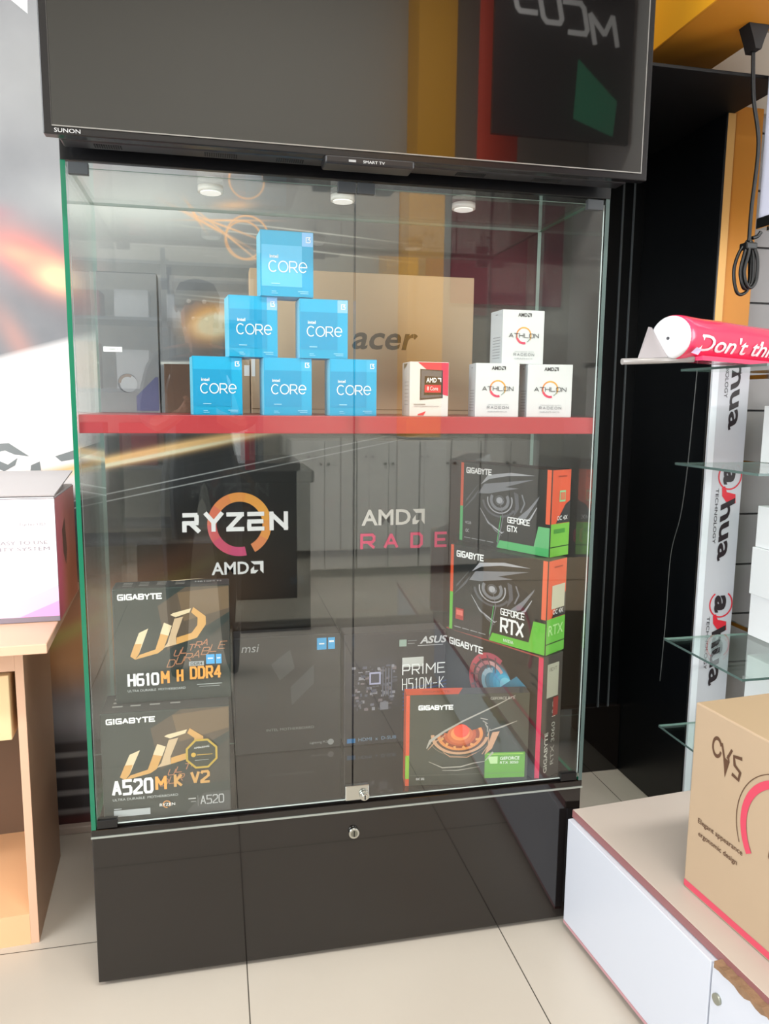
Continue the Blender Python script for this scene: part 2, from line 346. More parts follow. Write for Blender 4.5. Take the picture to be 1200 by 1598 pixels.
# ---- printed wall mural (ink colours are those of the print)
def mural_mat():
    m = bpy.data.materials.new('mural_print'); m.use_nodes = True; nt = m.node_tree; b = nt.nodes['Principled BSDF']
    tc = nt.nodes.new('ShaderNodeTexCoord'); sp = nt.nodes.new('ShaderNodeSeparateXYZ'); nt.links.new(tc.outputs['Object'], sp.inputs[0])
    x, z = E(nt, sp.outputs[0]), E(nt, sp.outputs[2])
    n = nt.nodes.new('ShaderNodeTexNoise'); n.inputs['Scale'].default_value = 5; n.inputs['Detail'].default_value = 6; nt.links.new(tc.outputs['Object'], n.inputs[0])
    nf = E(nt, n.outputs['Fac'])
    c = mixc(nt, nf, rgb('63656b'), rgb('98999e'))
    def blob(x0, z0, sx, sz, rot=0.0):
        ca, sa = math.cos(rot), math.sin(rot)
        dx, dz = x-x0, z-z0
        a = (dx*ca+dz*sa)/sx; q = (dz*ca-dx*sa)/sz
        return ((a.sq()+q.sq())*-1.0).exp()
    def add(f, col, k=1.0):
        nonlocal c
        c = mixc(nt, (f*k).op('MINIMUM', 1.0), c, rgb(col))
    add(blob(0.10, 1.76, 0.22, 0.07), 'c9ccca', 0.9)                       # smoke
    add(blob(0.05, 2.05, 0.5, 0.2), '9b9c9c', 0.7)
    add(x.step(0.48, 0.35), '2a2b2e', 0.85)                                # the print darkens to the right
    add(blob(-0.18, 1.60, 0.13, 0.055, -0.55), 'd88a84', 1.3)              # ember glow
    add(blob(-0.13, 1.565, 0.055, 0.034, -0.4), 'ffd2a8', 1.4)
    add(blob(-0.215, 1.615, 0.06, 0.022, -0.3), 'f4a890', 1.0)
    add(blob(-0.24, 1.40, 0.03, 0.10, 0.5), 'c8948a', 0.6)
    add(blob(-0.28, 1.72, 0.05, 0.02), 'b07f88', 0.5)
    # white field with a slanting top
    top = (z-(x*0.30)); wf = (top.step(1.435, 0.025)*-1.0+1.0)*z.step(0.98, 0.02)*(x.step(-0.02, 0.05)*-1.0+1.0)
    add(wf, 'fbf6f6', 1.0)
    # below the field the print is dark and brownish
    low = (z.step(0.985, 0.06)*-1.0+1.0)
    add(low, '45454a', 1.0)
    add(x.step(-0.05, 0.06)*(z.step(1.16, 0.03)*-1.0+1.0), '23262a', 0.95)
    band = blob(-0.14, 0.56, 0.35, 0.14, 0.3)
    add(band, 'd09868', 1.1); add(blob(-0.14, 0.60, 0.3, 0.022, 0.45), 'c9c070', 0.8); add(blob(-0.12, 0.66, 0.3, 0.04, 0.45), 'c08468', 0.6)
    add(blob(-0.14, 0.36, 0.3, 0.07), 'a4a2a8', 0.9)
    st = ((z*(1/0.058)).op('FRACT')-0.5).op('ABSOLUTE').step(0.36, 0.12)*(z.step(0.26, 0.01)*-1.0+1.0)*(blob(-0.18, 0.12, 0.09, 0.3))
    add(z.step(0.27, 0.01)*-1.0+1.0, '342e30', 0.85); add(st, 'b0acac', 0.55)
    add(blob(-0.13, 0.03, 0.12, 0.02), '5a2a2a', 0.8)
    # speed streak and the hot metal glow behind the case
    add(blob(0.10, 1.10, 0.36, 0.014, 0.20), 'ffcf90', 1.6); add(blob(0.08, 1.088, 0.30, 0.005, 0.20), 'fff2d0', 1.4)
    for dz in (0.075, 0.095): add(blob(0.16, 1.10-dz, 0.5, 0.0016, 0.20), 'c9cdd0', 0.9)
    add(blob(0.265, 1.462, 0.058, 0.040, 0.25), 'ffb868', 1.8); add(blob(0.272, 1.455, 0.045, 0.027, 0.2), 'fff0cc', 2.2)
    add(blob(0.15, 1.348, 0.12, 0.004, 0.03), 'e8e8e4', 0.9)
    for zz, xx, ln in ((1.525, 0.32, 0.10), (1.512, 0.36, 0.12), (1.70, 0.42, 0.18), (1.72, 0.5, 0.2), (1.665, 0.55, 0.16)):
        add(blob(xx, zz, ln, 0.0022, -0.06), 'cfccc4', 0.8)
    for x0, z0, r0 in ((0.365, 1.842, 0.047), (0.355, 1.685, 0.050), (0.365, 1.692, 0.058)):
        rr = ((x-x0).sq()+(z-z0).sq()).op('SQRT'); add((((rr-r0)/0.0028).sq()*-1.0).exp(), 'e8ab78', 0.9)
    for a in ((0.27, 1.715, 0.09, 0.004, -0.45), (0.30, 1.72, 0.10, 0.003, -0.30), (0.225, 1.745, 0.035, 0.004, -1.0), (0.31, 1.695, 0.10, 0.003, -0.65), (0.33, 1.775, 0.05, 0.010, 0.1), (0.31, 1.735, 0.09, 0.003, 0.05)):
        add(blob(*a), 'f0b98c', 1.0)
    nt.links.new(c, b.inputs['Base Color']); b.inputs['Roughness'].default_value = 0.4
    return m
mural = MB().box(XL, 0.95, 0.66, YF, 0, ZC, mural_mat()).build('wall_mural'); struct(mural)
p = Print(1, 1, False)
g = ink('84898a')
# fragments of large lettering on the white field (metres on the wall)
def wallpoly(pts): p.poly([(a, 1-b) for a, b in pts], g)
wallpoly([(-0.36, 1.113), (-0.30, 1.126), (-0.275, 1.128), (-0.225, 1.092), (-0.262, 1.097), (-0.285, 1.108), (-0.32, 1.100)])
wallpoly([(-0.305, 1.082), (-0.28, 1.070), (-0.255, 1.088), (-0.262, 1.068), (-0.29, 1.052), (-0.31, 1.062)])
wallpoly([(-0.225, 1.05), (-0.222, 1.068), (-0.20, 1.078), (-0.197, 1.05)])
wallpoly([(-0.16, 1.092), (-0.10, 1.112), (-0.03, 1.135), (-0.03, 1.112), (-0.10, 1.086), (-0.145, 1.078)])
o = p.build('mural_lettering', mural); o.location = (0, 0.66, 0); p = Print(1, 1, False)
p.poly([(a, 1-b) for a, b in ((-0.226, 2.245), (-0.172, 2.205), (-0.168, 2.40), (-0.34, 2.40))], ink('ffffff')); o = p.build('mural_pale_patch', mural); o.location = (0, 0.66, 0)
# white gloss skirting under the mural
struct(MB().box(XL, 0, 0.635, 0.66, 0, 0.022, mat('b7a79c', 0.5), bev=0.003).build('baseboard_left'))
# ---- black niche on the right: side partition and soffit board
struct(MB().box(1.6, 1.606, 0.333, YF, 0, 2.012, BLACKWALL, bev=0.002).build('wall_partition'))
struct(MB().box(0.95, 1.627, 0.13, YF, 2.012, 2.02, mat('0b0b0d', 0.6, 0.3), bev=0.002).build('trim_1'))
struct(MB().box(0.95, 1.6, 0.69, YF, 0, 0.235, BLACKGLOSS, bev=0.004).build('trim_2'))
for x0 in (1.508, 1.545): struct(MB().box(x0, x0+0.0035, 0.683, 0.690, 0.235, 2.012, mat('5a6064', 0.35)).build('trim_7' if x0 < 1.52 else 'trim_8'))
wr = MB(); wr.tube(catmull([(1.5975, 0.385, 1.34), (1.5975, 0.395, 1.15), (1.5975, 0.405, 1.02), (1.5975, 0.42, 0.92), (1.5975, 0.455, 0.80), (1.5975, 0.46, 0.60), (1.5975, 0.47, 0.40)], 8), 0.0016, mat('5c5f60', 0.4), 6)
o = wr.build('thin_wire'); tag(o, 'thin grey wire running down the black partition behind the glass shelves', 'wire')
# ---- yellow beam and the column
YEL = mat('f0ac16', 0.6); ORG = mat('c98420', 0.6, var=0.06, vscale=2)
struct(MB().box(1.33, 1.53, -0.1, 0.33, 2.1, 2.52, YEL, {'bottom': ORG}, bev=0.003).build('ceiling_beam'))  # shade put into the colour: underside darker orange than the lit yellow sides
struct(MB().box(1.627, 1.7215, 0.345, 0.6, 0, 2.035, mat('c9842a', 0.6, var=0.06, vscale=2), bev=0.003).build('wall_column'))
struct(MB().box(1.606, 1.630, 0.334, 0.36, 0, 2.0115, mat('e3b068', 0.6), bev=0.002).build('trim_3'))
struct(MB().box(1.53, XR, 0.0, YF, 2.24, 2.3, mat('a8a49c', 0.8)).build('trim_4'))
struct(MB().box(1.40, 1.95, 0.38, 0.60, 2.036, 2.24, mat('c9bfb2', 0.8, var=0.1, vscale=8)).build('trim_5'))
struct(MB().box(0.95, 1.53, 0.335, 0.7, 2.1, 2.24, mat('c98a2c', 0.7)).build('trim_6'))
# grooved grey display wall behind the glass shelves
m_ = MB()
for k in range(14):
    z0 = 0.02+k*0.152; m_.box(1.75, XR, 0.40, 0.42, z0, z0+0.146, mat('8f8d8e', 0.5))
m_.box(1.75, XR, 0.415, 0.47, 0, 2.24, mat('4c4b4d', 0.6))
struct(m_.build('wall_slats'))
# ---- window of the shop front (left) and entrance seen only in reflections
m_ = MB()
for y in (-4.05, -3.1, -2.15, -1.2, -0.25): m_.box(XL, XL+0.05, y-0.02, y+0.02, 0.25, 3.25, mat('8a8d90', 0.4))
for z in (0.25, 3.25): m_.box(XL, XL+0.05, -4.07, -0.23, z-0.02, z+0.02, mat('8a8d90', 0.4))
struct(m_.build('window_1'))
# ================================================================== DISPLAY CASE
HT, HB, DP, WD = 1.6847, 0.3477, 0.3626, 1.1
case = empty('display_cabinet', (0, 0, 0))
tag(case, 'tall glass-fronted display cabinet on a glossy black base, under the television', 'display cabinet')
b = MB().box(0, WD, 0.003, DP, 0.012, HB, BLACKGLOSS, bev=0.0015)
b.build('base', case)
for fx_ in (0.06, 1.04):
    for fy_ in (0.05, 0.30): MB().cyl((fx_, fy_, 0), 0.02, 0.013, BLACK, n=16).build('foot', case)
MB().box(-0.001, WD+0.001, 0.0, DP, HB, 0.3625, BLACKGLOSS, bev=0.0015).build('base_top', case)
MB().box(-0.0015, WD+0.0015, -0.0012, 0.004, HB-0.004, HB, mat('9aa09a', 0.3, metal=0.3)).build('edge_trim', case, None)
MB().cyl((0.551, -0.006, 0.294), 0.0115, 0.010, CHROME, 'Y').cyl((0.551, -0.0065, 0.294), 0.0078, 0.001, mat('8d9088', 0.3, metal=1), 'Y').box(0.5497, 0.5523, -0.0075, -0.006, 0.2875, 0.3005, BLACK).build('keyhole_lock', case)
GB = 0.3627
def pane(name, x0, x1, y0, y1, z0, z1, edges):
    return MB().box(x0, x1, y0, y1, z0, z1, GLASS, edges).build(name, case)
pane('side_pane', 0.0, 0.009, 0.0, DP-0.006, GB, HT, {'front': EDGE, 'back': EDGE2, 'top': EDGE, 'bottom': EDGE})
pane('side_pane', WD-0.009, WD, 0.0, DP-0.006, GB, HT, {'front': mat('4c5c5a', 0.15, 0.6), 'back': EDGE2, 'top': EDGE, 'bottom': EDGE})
pane('back_pane', 0.0, WD, DP-0.0055, DP, GB, HT, {'left': EDGE, 'right': EDGE, 'top': EDGE2, 'bottom': EDGE2})
pane('top_pane', 0.0, WD, 0.012, DP, HT, HT+0.007, {'front': EDGE, 'left': EDGE, 'right': EDGE, 'back': EDGE2})
MB().box(0.0, WD, -0.002, 0.011, HT-0.006, HT+0.036, mat('0c0c0e', 0.25), bev=0.001).build('top_rail', case)
MB().box(0.012, WD-0.012, 0.009, 0.016, GB, GB+0.007, BLACK).build('bottom_rail', case)
d1 = pane('door', 0.0115, 0.5468, 0.001, 0.006, 0.372, 1.667, {'left': PALEEDGE, 'right': mat('101413', 0.2), 'top': EDGE2, 'bottom': PALEEDGE})
d2 = pane('door', 0.5496, 1.0885, 0.001, 0.006, 0.372, 1.667, {'left': mat('101413', 0.2), 'right': PALEEDGE, 'top': EDGE2, 'bottom': PALEEDGE})
GREYP = mat('3c4044', 0.4)
for dd, xs in ((d1, (0.013, 0.513)), (d2, (0.552, 1.048))):
    for x0 in xs: MB().box(x0, x0+0.036, -0.003, 0.010, 1.655, 1.676, GREYP, bev=0.0012).build('hinge', dd)
for dd, xs in ((d1, (0.012,)), (d2, (1.045,))):
    for x0 in xs: MB().box(x0, x0+0.040, -0.003, 0.012, 0.366, 0.384, BLACK, bev=0.001).build('hinge', dd)
lk = MB().box(0.531, 0.585, -0.0035, 0.009, 0.372, 0.406, CHROME, bev=0.002).build('door_lock', d1)
MB().cyl((0.573, -0.012, 0.384), 0.0105, 0.009, CHROME, 'Y').cyl((0.573, -0.018, 0.384), 0.0065, 0.007, CHROME, 'Y').box(0.5718, 0.5742, -0.0187, -0.0178, 0.379, 0.389, BLACK).build('lock_barrel', lk)
# logos on the back pane
p = Print(WD, 1.4); yb = DP-0.0058
def LP(x, z): return (x/WD, 1-(z-0.3)/1.4)
def amd_arrow(p, x0, z0, s, m, sx=1.0):
    """the square arrow mark made of two bent pieces, s = size"""
    q = lambda a, b: LP(x0+a*s*sx, z0+b*s)
    p.poly([q(0.0, 1.0), q(1.0, 1.0), q(1.0, 0.0), q(0.74, 0.27), q(0.74, 0.74), q(0.27, 0.74)], m)
    p.poly([q(0.0, 0.02), q(0.0, 0.35), q(0.27, 0.62), q(0.27, 0.28), q(0.61, 0.28), q(0.35, 0.02)], m)
rings = [ink(c) for c in ('e0a050', 'e3a04c', 'e2984c', 'dd8e50', 'd87c58', 'd26a5c', 'cf5e66', 'cb5672', 'c75278', 'c24e72')]
cu, cv = LP(0.322, 0.940)
def swoosh(p, cu, cv, ro, ri, sy=1.02):
    # open ring: starts thick at lower right, tapers at the bottom
    p.arc(cu, cv, ri, ro, -62, 300-18, [ink(c) for c in ('d9885a', 'e09850', 'e4a44c', 'e3a04c', 'e2984c', 'dd8a52', 'd6745a', 'd06466', 'ca5670', 'c65078')], n=64, sy=sy)
swoosh(p, cu, cv, 0.079, 0.0565)
o = p.build('ring_logo', case); o.location = (0, yb, 0.3); p = Print(WD, 1.4); p.lay = 2
# RYZEN drawn as squared letters
lw = 0.0105
def seg(*pts): p.line([LP(*q) for q in pts], lw, WI)
X = 0.184; zb, zt = 0.9285, 0.966; zm = 0.946
seg((X, zt), (X+0.036, zt)); seg((X+0.0335, zt), (X+0.0335, zm)); seg((X+0.038, zm), (X, zm)); seg((X+0.004, zm+0.004), (X+0.004, zb-0.005)); seg((X+0.018, zm), (X+0.040, zb-0.005))
X = 0.238; seg((X, zt+0.005), (X+0.021, zm)); seg((X+0.042, zt+0.005), (X+0.019, zm-0.002)); seg((X+0.020, zm+0.004), (X+0.020, zb-0.005))
X = 0.290; seg((X, zt), (X+0.043, zt)); seg((X+0.038, zt), (X+0.003, zb)); seg((X-0.001, zb), (X+0.043, zb))
X = 0.341; seg((X, zt), (X+0.042, zt)); seg((X, zm+0.001), (X+0.040, zm+0.001)); seg((X, zb), (X+0.042, zb)); seg((X+0.0045, zm), (X+0.0045, zb))
X = 0.397; seg((X+0.004, zb-0.005), (X+0.004, zt+0.005)); seg((X+0.001, zt+0.002), (X+0.043, zb-0.002)); seg((X+0.040, zb-0.005), (X+0.040, zt+0.005))
a, b_ = LP(0.251, 0.8135), LP(0.343, 0.8455); p.text('AMD', a[0], b_[1], b_[0], a[1], WI, 0.02)
amd_arrow(p, 0.3475, 0.8135, 0.032, WI)
o = p.build('processor_lettering', case); o.location = (0, yb, 0.3); p = Print(WD, 1.4)
a, b_ = LP(0.632, 0.929), LP(0.763, 0.9705); p.text('AMD', a[0], b_[1], b_[0], a[1], ink('d6d3ce'), 0.02)
amd_arrow(p, 0.768, 0.929, 0.0415, ink('d6d3ce'), 0.8)
RED = ink('dc3a6a')
for ch, x0 in (('R', 0.629), ('A', 0.691), ('D', 0.763), ('E', 0.829), ('O', 0.915), ('N', 0.985)):
    a, b_ = LP(x0, 0.8665), LP(x0+(0.034 if ch in 'EDN' else 0.040), 0.908); stroke(p, ch, a[0], b_[1], b_[0], a[1], RED, 0.0072)
o = p.build('graphics_lettering', case); o.location = (0, yb, 0.3)
# small puck lamps under the top pane
for x0 in (0.268, 0.545, 0.817):
    t = MB().cyl((0, 0, -0.012), 0.026, 0.012, mat('e6e6e2', 0.35, bump=0)).cyl((0, 0, -0.014), 0.021, 0.003, mat('f6f6f2', 0.3, emit=0.6)).build('cabinet_spotlight', None, (x0, 0.135, HT-0.0003))
    side = 'left' if x0 < 0.4 else ('middle' if x0 < 0.7 else 'right')
    where = {'left': 'left of the door seam', 'middle': 'right at the door seam', 'right': 'above the white boxes'}[side]
    tag(t, 'small round white spotlight under the cabinet top, '+where, 'spotlight', 'round spotlights under the cabinet top')
# red shelf
SZ = 1.2165
sh = MB().box(0.0095, WD-0.0095, 0.010, 0.345, 1.1805, SZ, mat('a63a40', 0.3, var=0.05, vscale=6), bev=0.001).build('shelf')
tag(sh, 'thick red shelf across the inside of the display cabinet', 'shelf')
# ================================================================== TELEVISION
tv = empty('television', (0.5585, -0.1, 1.6915))
tag(tv, 'large black flat-screen television mounted above the display cabinet, switched off', 'television')
TW, THh = 1.132, 0.655
SCR = mat('0a0808', 0.12, 0.2, coat=1.0)
b = MB().box(-TW/2, TW/2, 0.0, 0.022, 0, THh, mat('141214', 0.22), bev=0.002); b.build('frame', tv)
MB().box(-TW/2+0.0155, TW/2-0.0155, -0.0012, 0.001, 0.0145, THh-0.012, SCR).build('screen', tv)
m_ = MB(); x0, x1 = -TW/2+0.0150, TW/2-0.0150
LN = mat('8f8d8a', 0.3, metal=0.6)
m_.box(x0, x1, -0.0022, 0.0, 0.0125, 0.0145, LN); m_.box(x1, x1+0.0018, -0.0022, 0.0, 0.0125, THh-0.012, LN); m_.box(x0-0.001, x0, -0.0018, 0.0, 0.0125, THh-0.012, mat('3a3836', 0.3)); m_.build('screen_trim', tv)
b = MB().box(-0.545, 0.535, 0.022, 0.066, -0.001, 0.50, mat('1a181c', 0.35), bev=0.004)
b.build('rear_housing', tv)
for x0, ln in ((-0.49, 0.05), (-0.30, 0.06), (-0.17, 0.055), (0.18, 0.06), (0.34, 0.06)):
    m_ = MB()
    for k in range(int(ln/0.004)): m_.box(x0+k*0.004, x0+k*0.004+0.0022, 0.034, 0.052, -0.0022, -0.0008, mat('020202', 0.8))
    m_.build('speaker_grille', tv)
o = MB().box(-0.085, 0.085, 0.0, 0.05, -0.012, 0.004, mat('1b191b', 0.3), bev=0.004).build('sensor_bar', tv)
p = Print(0.17, 0.012); p.text('SMART TV', 0.42, 0.3, 0.66, 0.72, ink('b8b8b8')); p.rect(0.26, 0.32, 0.34, 0.66, ink('8f8f8f')); q = p.build('lettering', o); q.location = (-0.085, 0, -0.012)
p = Print(0.06, 0.012); p.text('SUNON', 0.1, 0.2, 0.8, 0.75, ink('b8b8b8')); q = p.build('lettering', tv); q.location = (-TW/2+0.012, 0, 0.0005)
MB().box(-0.2, 0.2, 0.066, 0.09, 0.18, 0.45, BLACK, bev=0.003).box(-0.06, 0.06, 0.09, 0.755, 0.27, 0.33, BLACK).box(-0.15, 0.15, 0.745, 0.76, 0.15, 0.45, BLACK).build('wall_bracket', tv)
# ================================================================== BLUE PROCESSOR BOXES
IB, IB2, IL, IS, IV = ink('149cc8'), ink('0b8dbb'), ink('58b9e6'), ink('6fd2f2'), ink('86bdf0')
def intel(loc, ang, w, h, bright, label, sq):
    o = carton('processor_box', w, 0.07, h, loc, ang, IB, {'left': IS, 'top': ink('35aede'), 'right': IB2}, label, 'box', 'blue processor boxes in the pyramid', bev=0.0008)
    p = Print(w, h)
    p.rect(0.02, 0.012, 0.78, 0.22, ink('22a6d4')); p.rect(0.02, 0.22, 0.78, 0.85, IL if bright else ink('1793c2'))
    p.rect(0.78, 0.012, 0.99, 0.22, IV if sq else ink('3fb0e0')); p.rect(0.78, 0.22, 0.99, 0.98, ink('1ba2d0') if not bright else ink('0f9fd0'))
    p.build('printed_pattern', o)
    q = Print(w, h); q.lay = 6
    stroke(q, 'i3', 0.845, 0.075, 0.945, 0.165, WI, 0.0016, 0.15)
    q.text('intel', 0.17, 0.365, 0.33, 0.42, WI, 0.02)
    stroke(q, 'core', 0.145, 0.455, 0.885, 0.635, ink('e4f2fa'), 0.0021, 0.16)
    q.rect(0.20, 0.80, 0.36, 0.812, ink('a8dcf2')); q.rect(0.20, 0.92, 0.29, 0.93, ink('8fd0ea')); q.rect(0.70, 0.91, 0.9, 0.922, ink('8fd0ea')); q.rect(0.20, 0.95, 0.32, 0.958, ink('8fd0ea')); q.rect(0.74, 0.94, 0.9, 0.95, ink('8fd0ea'))
    q.build('lettering', o); return o
hB = 0.1185
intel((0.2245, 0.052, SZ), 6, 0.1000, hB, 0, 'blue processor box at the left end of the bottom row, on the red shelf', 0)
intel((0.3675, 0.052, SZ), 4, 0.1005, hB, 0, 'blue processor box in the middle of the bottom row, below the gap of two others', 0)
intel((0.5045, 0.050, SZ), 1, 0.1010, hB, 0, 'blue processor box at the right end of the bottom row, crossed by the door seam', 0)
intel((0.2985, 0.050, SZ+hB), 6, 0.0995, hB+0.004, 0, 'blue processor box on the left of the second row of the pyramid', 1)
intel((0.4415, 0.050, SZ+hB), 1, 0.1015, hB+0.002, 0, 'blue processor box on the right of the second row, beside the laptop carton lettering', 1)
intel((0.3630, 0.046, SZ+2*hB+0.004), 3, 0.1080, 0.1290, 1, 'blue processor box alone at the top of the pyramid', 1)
# ---- white and red processor boxes
DK = ink('2a2a30')
def athlon(loc, ang, w, h, label):
    o = carton('processor_box', w, 0.07, h, loc, ang, mat('d0d2d4', 0.5), {'left': mat('c6cad0', 0.5)}, label, 'box', 'white processor boxes with an orange ring', bev=0.0008)
    p = Print(w, h)
    p.arc(0.51, 0.47, 0.0155, 0.0185, -35, 215, [ink(c) for c in ('c9922e', 'dc9a30', 'e8a33a', 'e2863c', 'd86a48')], n=40)
    p.arc(0.51, 0.47, 0.0145, 0.0195, 200, 285, [ink(c) for c in ('d2405a', 'c83058')], n=20)
    p.arc(0.51, 0.47, 0.0150, 0.0172, 300, 335, ink('8a9a90'), n=10)
    p.build('ring_logo', o)
    q = Print(w, h); q.lay = 4
    q.text('AMD', 0.36, 0.055, 0.58, 0.125, DK, 0.02)
    s_ = 0.0075; x_, y_ = 0.59, 0.125
    q.poly([(x_, 0.055), (x_+0.09, 0.055), (x_+0.09, y_), (x_+0.066, y_-0.02), (x_+0.066, 0.073), (x_+0.025, 0.073)], DK)
    q.poly([(x_, y_), (x_, y_-0.025), (x_+0.024, y_-0.043), (x_+0.024, y_-0.018), (x_+0.055, y_-0.018), (x_+0.03, y_)], DK)
    stroke(q, 'ATHLON', 0.15, 0.43, 0.87, 0.515, DK, 0.0013, 0.3)
    q.text('PROCESSOR WITH', 0.30, 0.765, 0.76, 0.782, ink('8a8f96')); stroke(q, 'RADEON', 0.27, 0.80, 0.77, 0.85, ink('6a6f76'), 0.0009, 0.7)
    q.text('GRAPHICS', 0.29, 0.89, 0.73, 0.915, ink('8a8f96'))
    q.build('lettering', o)
    r = Print(0.07, h)
    for k in range(8): r.rect(0.25, 0.50+k*0.055, 0.85, 0.512+k*0.055, ink('8c9098'))
    r.rect(0.45, 0.07, 0.62, 0.09, ink('8c9098')); r.build('side_lettering', o, 'left')
    return o
athlon((0.830, 0.060, SZ), -6, 0.0985, 0.1170, 'white processor box with orange ring, bottom one nearer the red-and-white box')
athlon((0.950, 0.055, SZ), -8, 0.1020, 0.1165, 'white processor box with orange ring, bottom right of three, at the shelf end')
athlon((0.890, 0.062, SZ+0.1172), 2, 0.0995, 0.1170, 'white processor box with orange ring standing on top of two others')
o = carton('processor_box', 0.0870, 0.07, 0.1165, (0.6785, 0.052, SZ), 0, mat('d2cfcd', 0.5), {'left': mat('c4c5c7', 0.5)}, 'red and white processor box with a printed chip, alone on the red shelf', 'box')
p = Print(0.087, 0.1165); RD = ink('cc3350')
p.poly([(0.2, 0.01), (0.99, 0.01), (0.99, 0.62), (0.86, 0.60), (0.62, 0.25)], RD); p.poly([(0.22, 0.96), (0.42, 0.905), (0.36, 0.985), (0.2, 0.985)], RD)
p.poly([(0.26, 0.13), (0.84, 0.15), (0.85, 0.66), (0.26, 0.70)], ink('30343c')); p.poly([(0.29, 0.15), (0.81, 0.17), (0.82, 0.63), (0.29, 0.67)], ink('555b64'))
p.poly([(0.38, 0.26), (0.84, 0.27), (0.84, 0.60), (0.36, 0.61)], ink('202329')); p.rect(0.38, 0.42, 0.80, 0.56, ink('c42a44'))
p.build('printed_chip', o); p = Print(0.087, 0.1165); p.lay = 8
p.text('AMD', 0.42, 0.29, 0.68, 0.375, WI, 0.02); p.poly([(0.70, 0.29), (0.80, 0.29), (0.80, 0.375), (0.775, 0.35), (0.775, 0.315), (0.735, 0.315)], WI); p.text('8 Core', 0.44, 0.45, 0.72, 0.52, WI); p.rect(0.1, 0.775, 0.4, 0.785, DK); p.rect(0.1, 0.81, 0.75, 0.818, ink('8c9098')); p.build('lettering', o)
p = Print(0.07, 0.1165)
for k in range(7): p.rect(0.4, 0.36+k*0.07, 0.85, 0.372+k*0.07, ink('9a9da2'))
p.poly([(0.3, 0.02), (0.7, 0.03), (0.3, 0.12)], ink('6a6c60')); p.build('side_lettering', o, 'left')
# ---- cartons at the back of the red shelf
o = carton('laptop_carton', 0.545, 0.062, 0.334, (0.352, 0.283, SZ), 0, CARD, {'top': mat('b08f6a', 0.8)}, 'large brown laptop carton with acer lettering behind the blue boxes', 'carton', bev=0.002)
p = Print(0.545, 0.334); BR = ink('4a4038')
p.text('acer', 0.437, 0.415, 0.725, 0.535, BR, 0.018, 0.25, 0.0); p.build('lettering', o)
p = Print(0.545, 0.334); p.rect(0.002, 0.962, 0.998, 0.968, ink('8f7355')); p.rect(0.72, 0.0, 0.7215, 0.96, ink('c9ad8a')); p.build('flap_edge', o)
p = Print(0.545, 0.334); p.rect(0.0, 0.50+0.12, 0.018, 0.74, WI); p.build('paper_label', o)
GB_ = mat('7d8084', 0.6)
o = carton('grey_carton', 0.130, 0.055, 0.312, (0.0145, 0.286, SZ), 0, GB_, {'right': mat('4e5560', 0.6)}, 'tall grey carton with a round window at the left end of the red shelf', 'carton')
p = Print(0.13, 0.312); p.disc(0.46, 0.785, 0.0215, ink('4c5054')); p.disc(0.48, 0.79, 0.019, ink('94989c')); p.arc(0.46, 0.785, 0.014, 0.020, 60, 180, ink('6b5a4c'), n=16); p.build('round_window', o)
p = Print(0.13, 0.312); p.poly([(1.0-0.02, 0.74), (0.93, 0.74), (0.6, 0.88), (0.6, 0.985), (0.98, 0.985)], ink('5c5f80')); p.build('printed_panel', o)
o = carton('small_carton', 0.062, 0.05, 0.112, (0.155, 0.285, SZ), 0, mat('5a4436', 0.6), None, 'small dark brown carton between the grey carton and the beige one', 'carton')
o = carton('small_carton', 0.13, 0.05, 0.125, (0.2195, 0.288, SZ), 0, mat('b39b80', 0.7), None, 'small beige carton with line drawings behind the lowest left blue box', 'carton')
p = Print(0.13, 0.125); p.line([(0.04, 0.98), (0.04, 0.3), (0.3, 0.25), (0.3, 0.4), (0.12, 0.45), (0.12, 0.8), (0.3, 0.9)], 0.002, DK); p.build('line_drawing', o)
lb = Print(0.13, 0.125); lb.rect(0.9, 0.10, 0.995, 0.30, WI); lb.build('paper_label', o)
# price ticket stuck on the inside of the left door
o = MB().box(0, 0.034, 0, 0.0006, 0, 0.0095, WI).build('price_ticket', None, (0.0615, 0.0062, 1.3365)); tag(o, 'small white ticket stuck on the left glass door', 'sticker')
p = Print(0.034, 0.0095); p.text('C000014', 0.2, 0.35, 0.8, 0.65, ink('6a6c70')); p.build('lettering', o)
# ================================================================== MOTHERBOARD BOXES
GD, GL, OW = ink('c99a5c'), ink('d9c7a6'), ink('e8a04c')
DG = mat('2c3533', 0.35, 0.5)
def up_logo(p, a=0):
    sh = [([(0.14+a, 0.59), (0.22, 0.62-0.24), (0.30, 0.36), (0.245, 0.46), (0.20+a, 0.60)], 1)]
    p.poly([(0.135, 0.585), (0.215, 0.385), (0.295, 0.35), (0.21, 0.565), (0.175, 0.615)], GL)
    p.poly([(0.135, 0.585), (0.175, 0.48), (0.235, 0.48), (0.21, 0.565), (0.175, 0.615)], GD)
    p.poly([(0.175, 0.615), (0.215, 0.575), (0.35, 0.535), (0.43, 0.305), (0.495, 0.335), (0.42, 0.535), (0.37, 0.57)], GD)
    p.poly([(0.43, 0.305), (0.495, 0.335), (0.465, 0.42), (0.395, 0.40)], GL)
    p.poly([(0.455, 0.485), (0.52, 0.275), (0.595, 0.26), (0.53, 0.43), (0.53, 0.50), (0.42, 0.525)], ink('c4ab8c'))
    p.poly([(0.485, 0.24), (0.53, 0.262), (0.65, 0.225), (0.665, 0.19), (0.51, 0.225)], GL)
    p.poly([(0.53, 0.50), (0.71, 0.45), (0.79, 0.335), (0.79, 0.265), (0.685, 0.18), (0.665, 0.225), (0.72, 0.275), (0.715, 0.34), (0.665, 0.405), (0.535, 0.44)], GD)
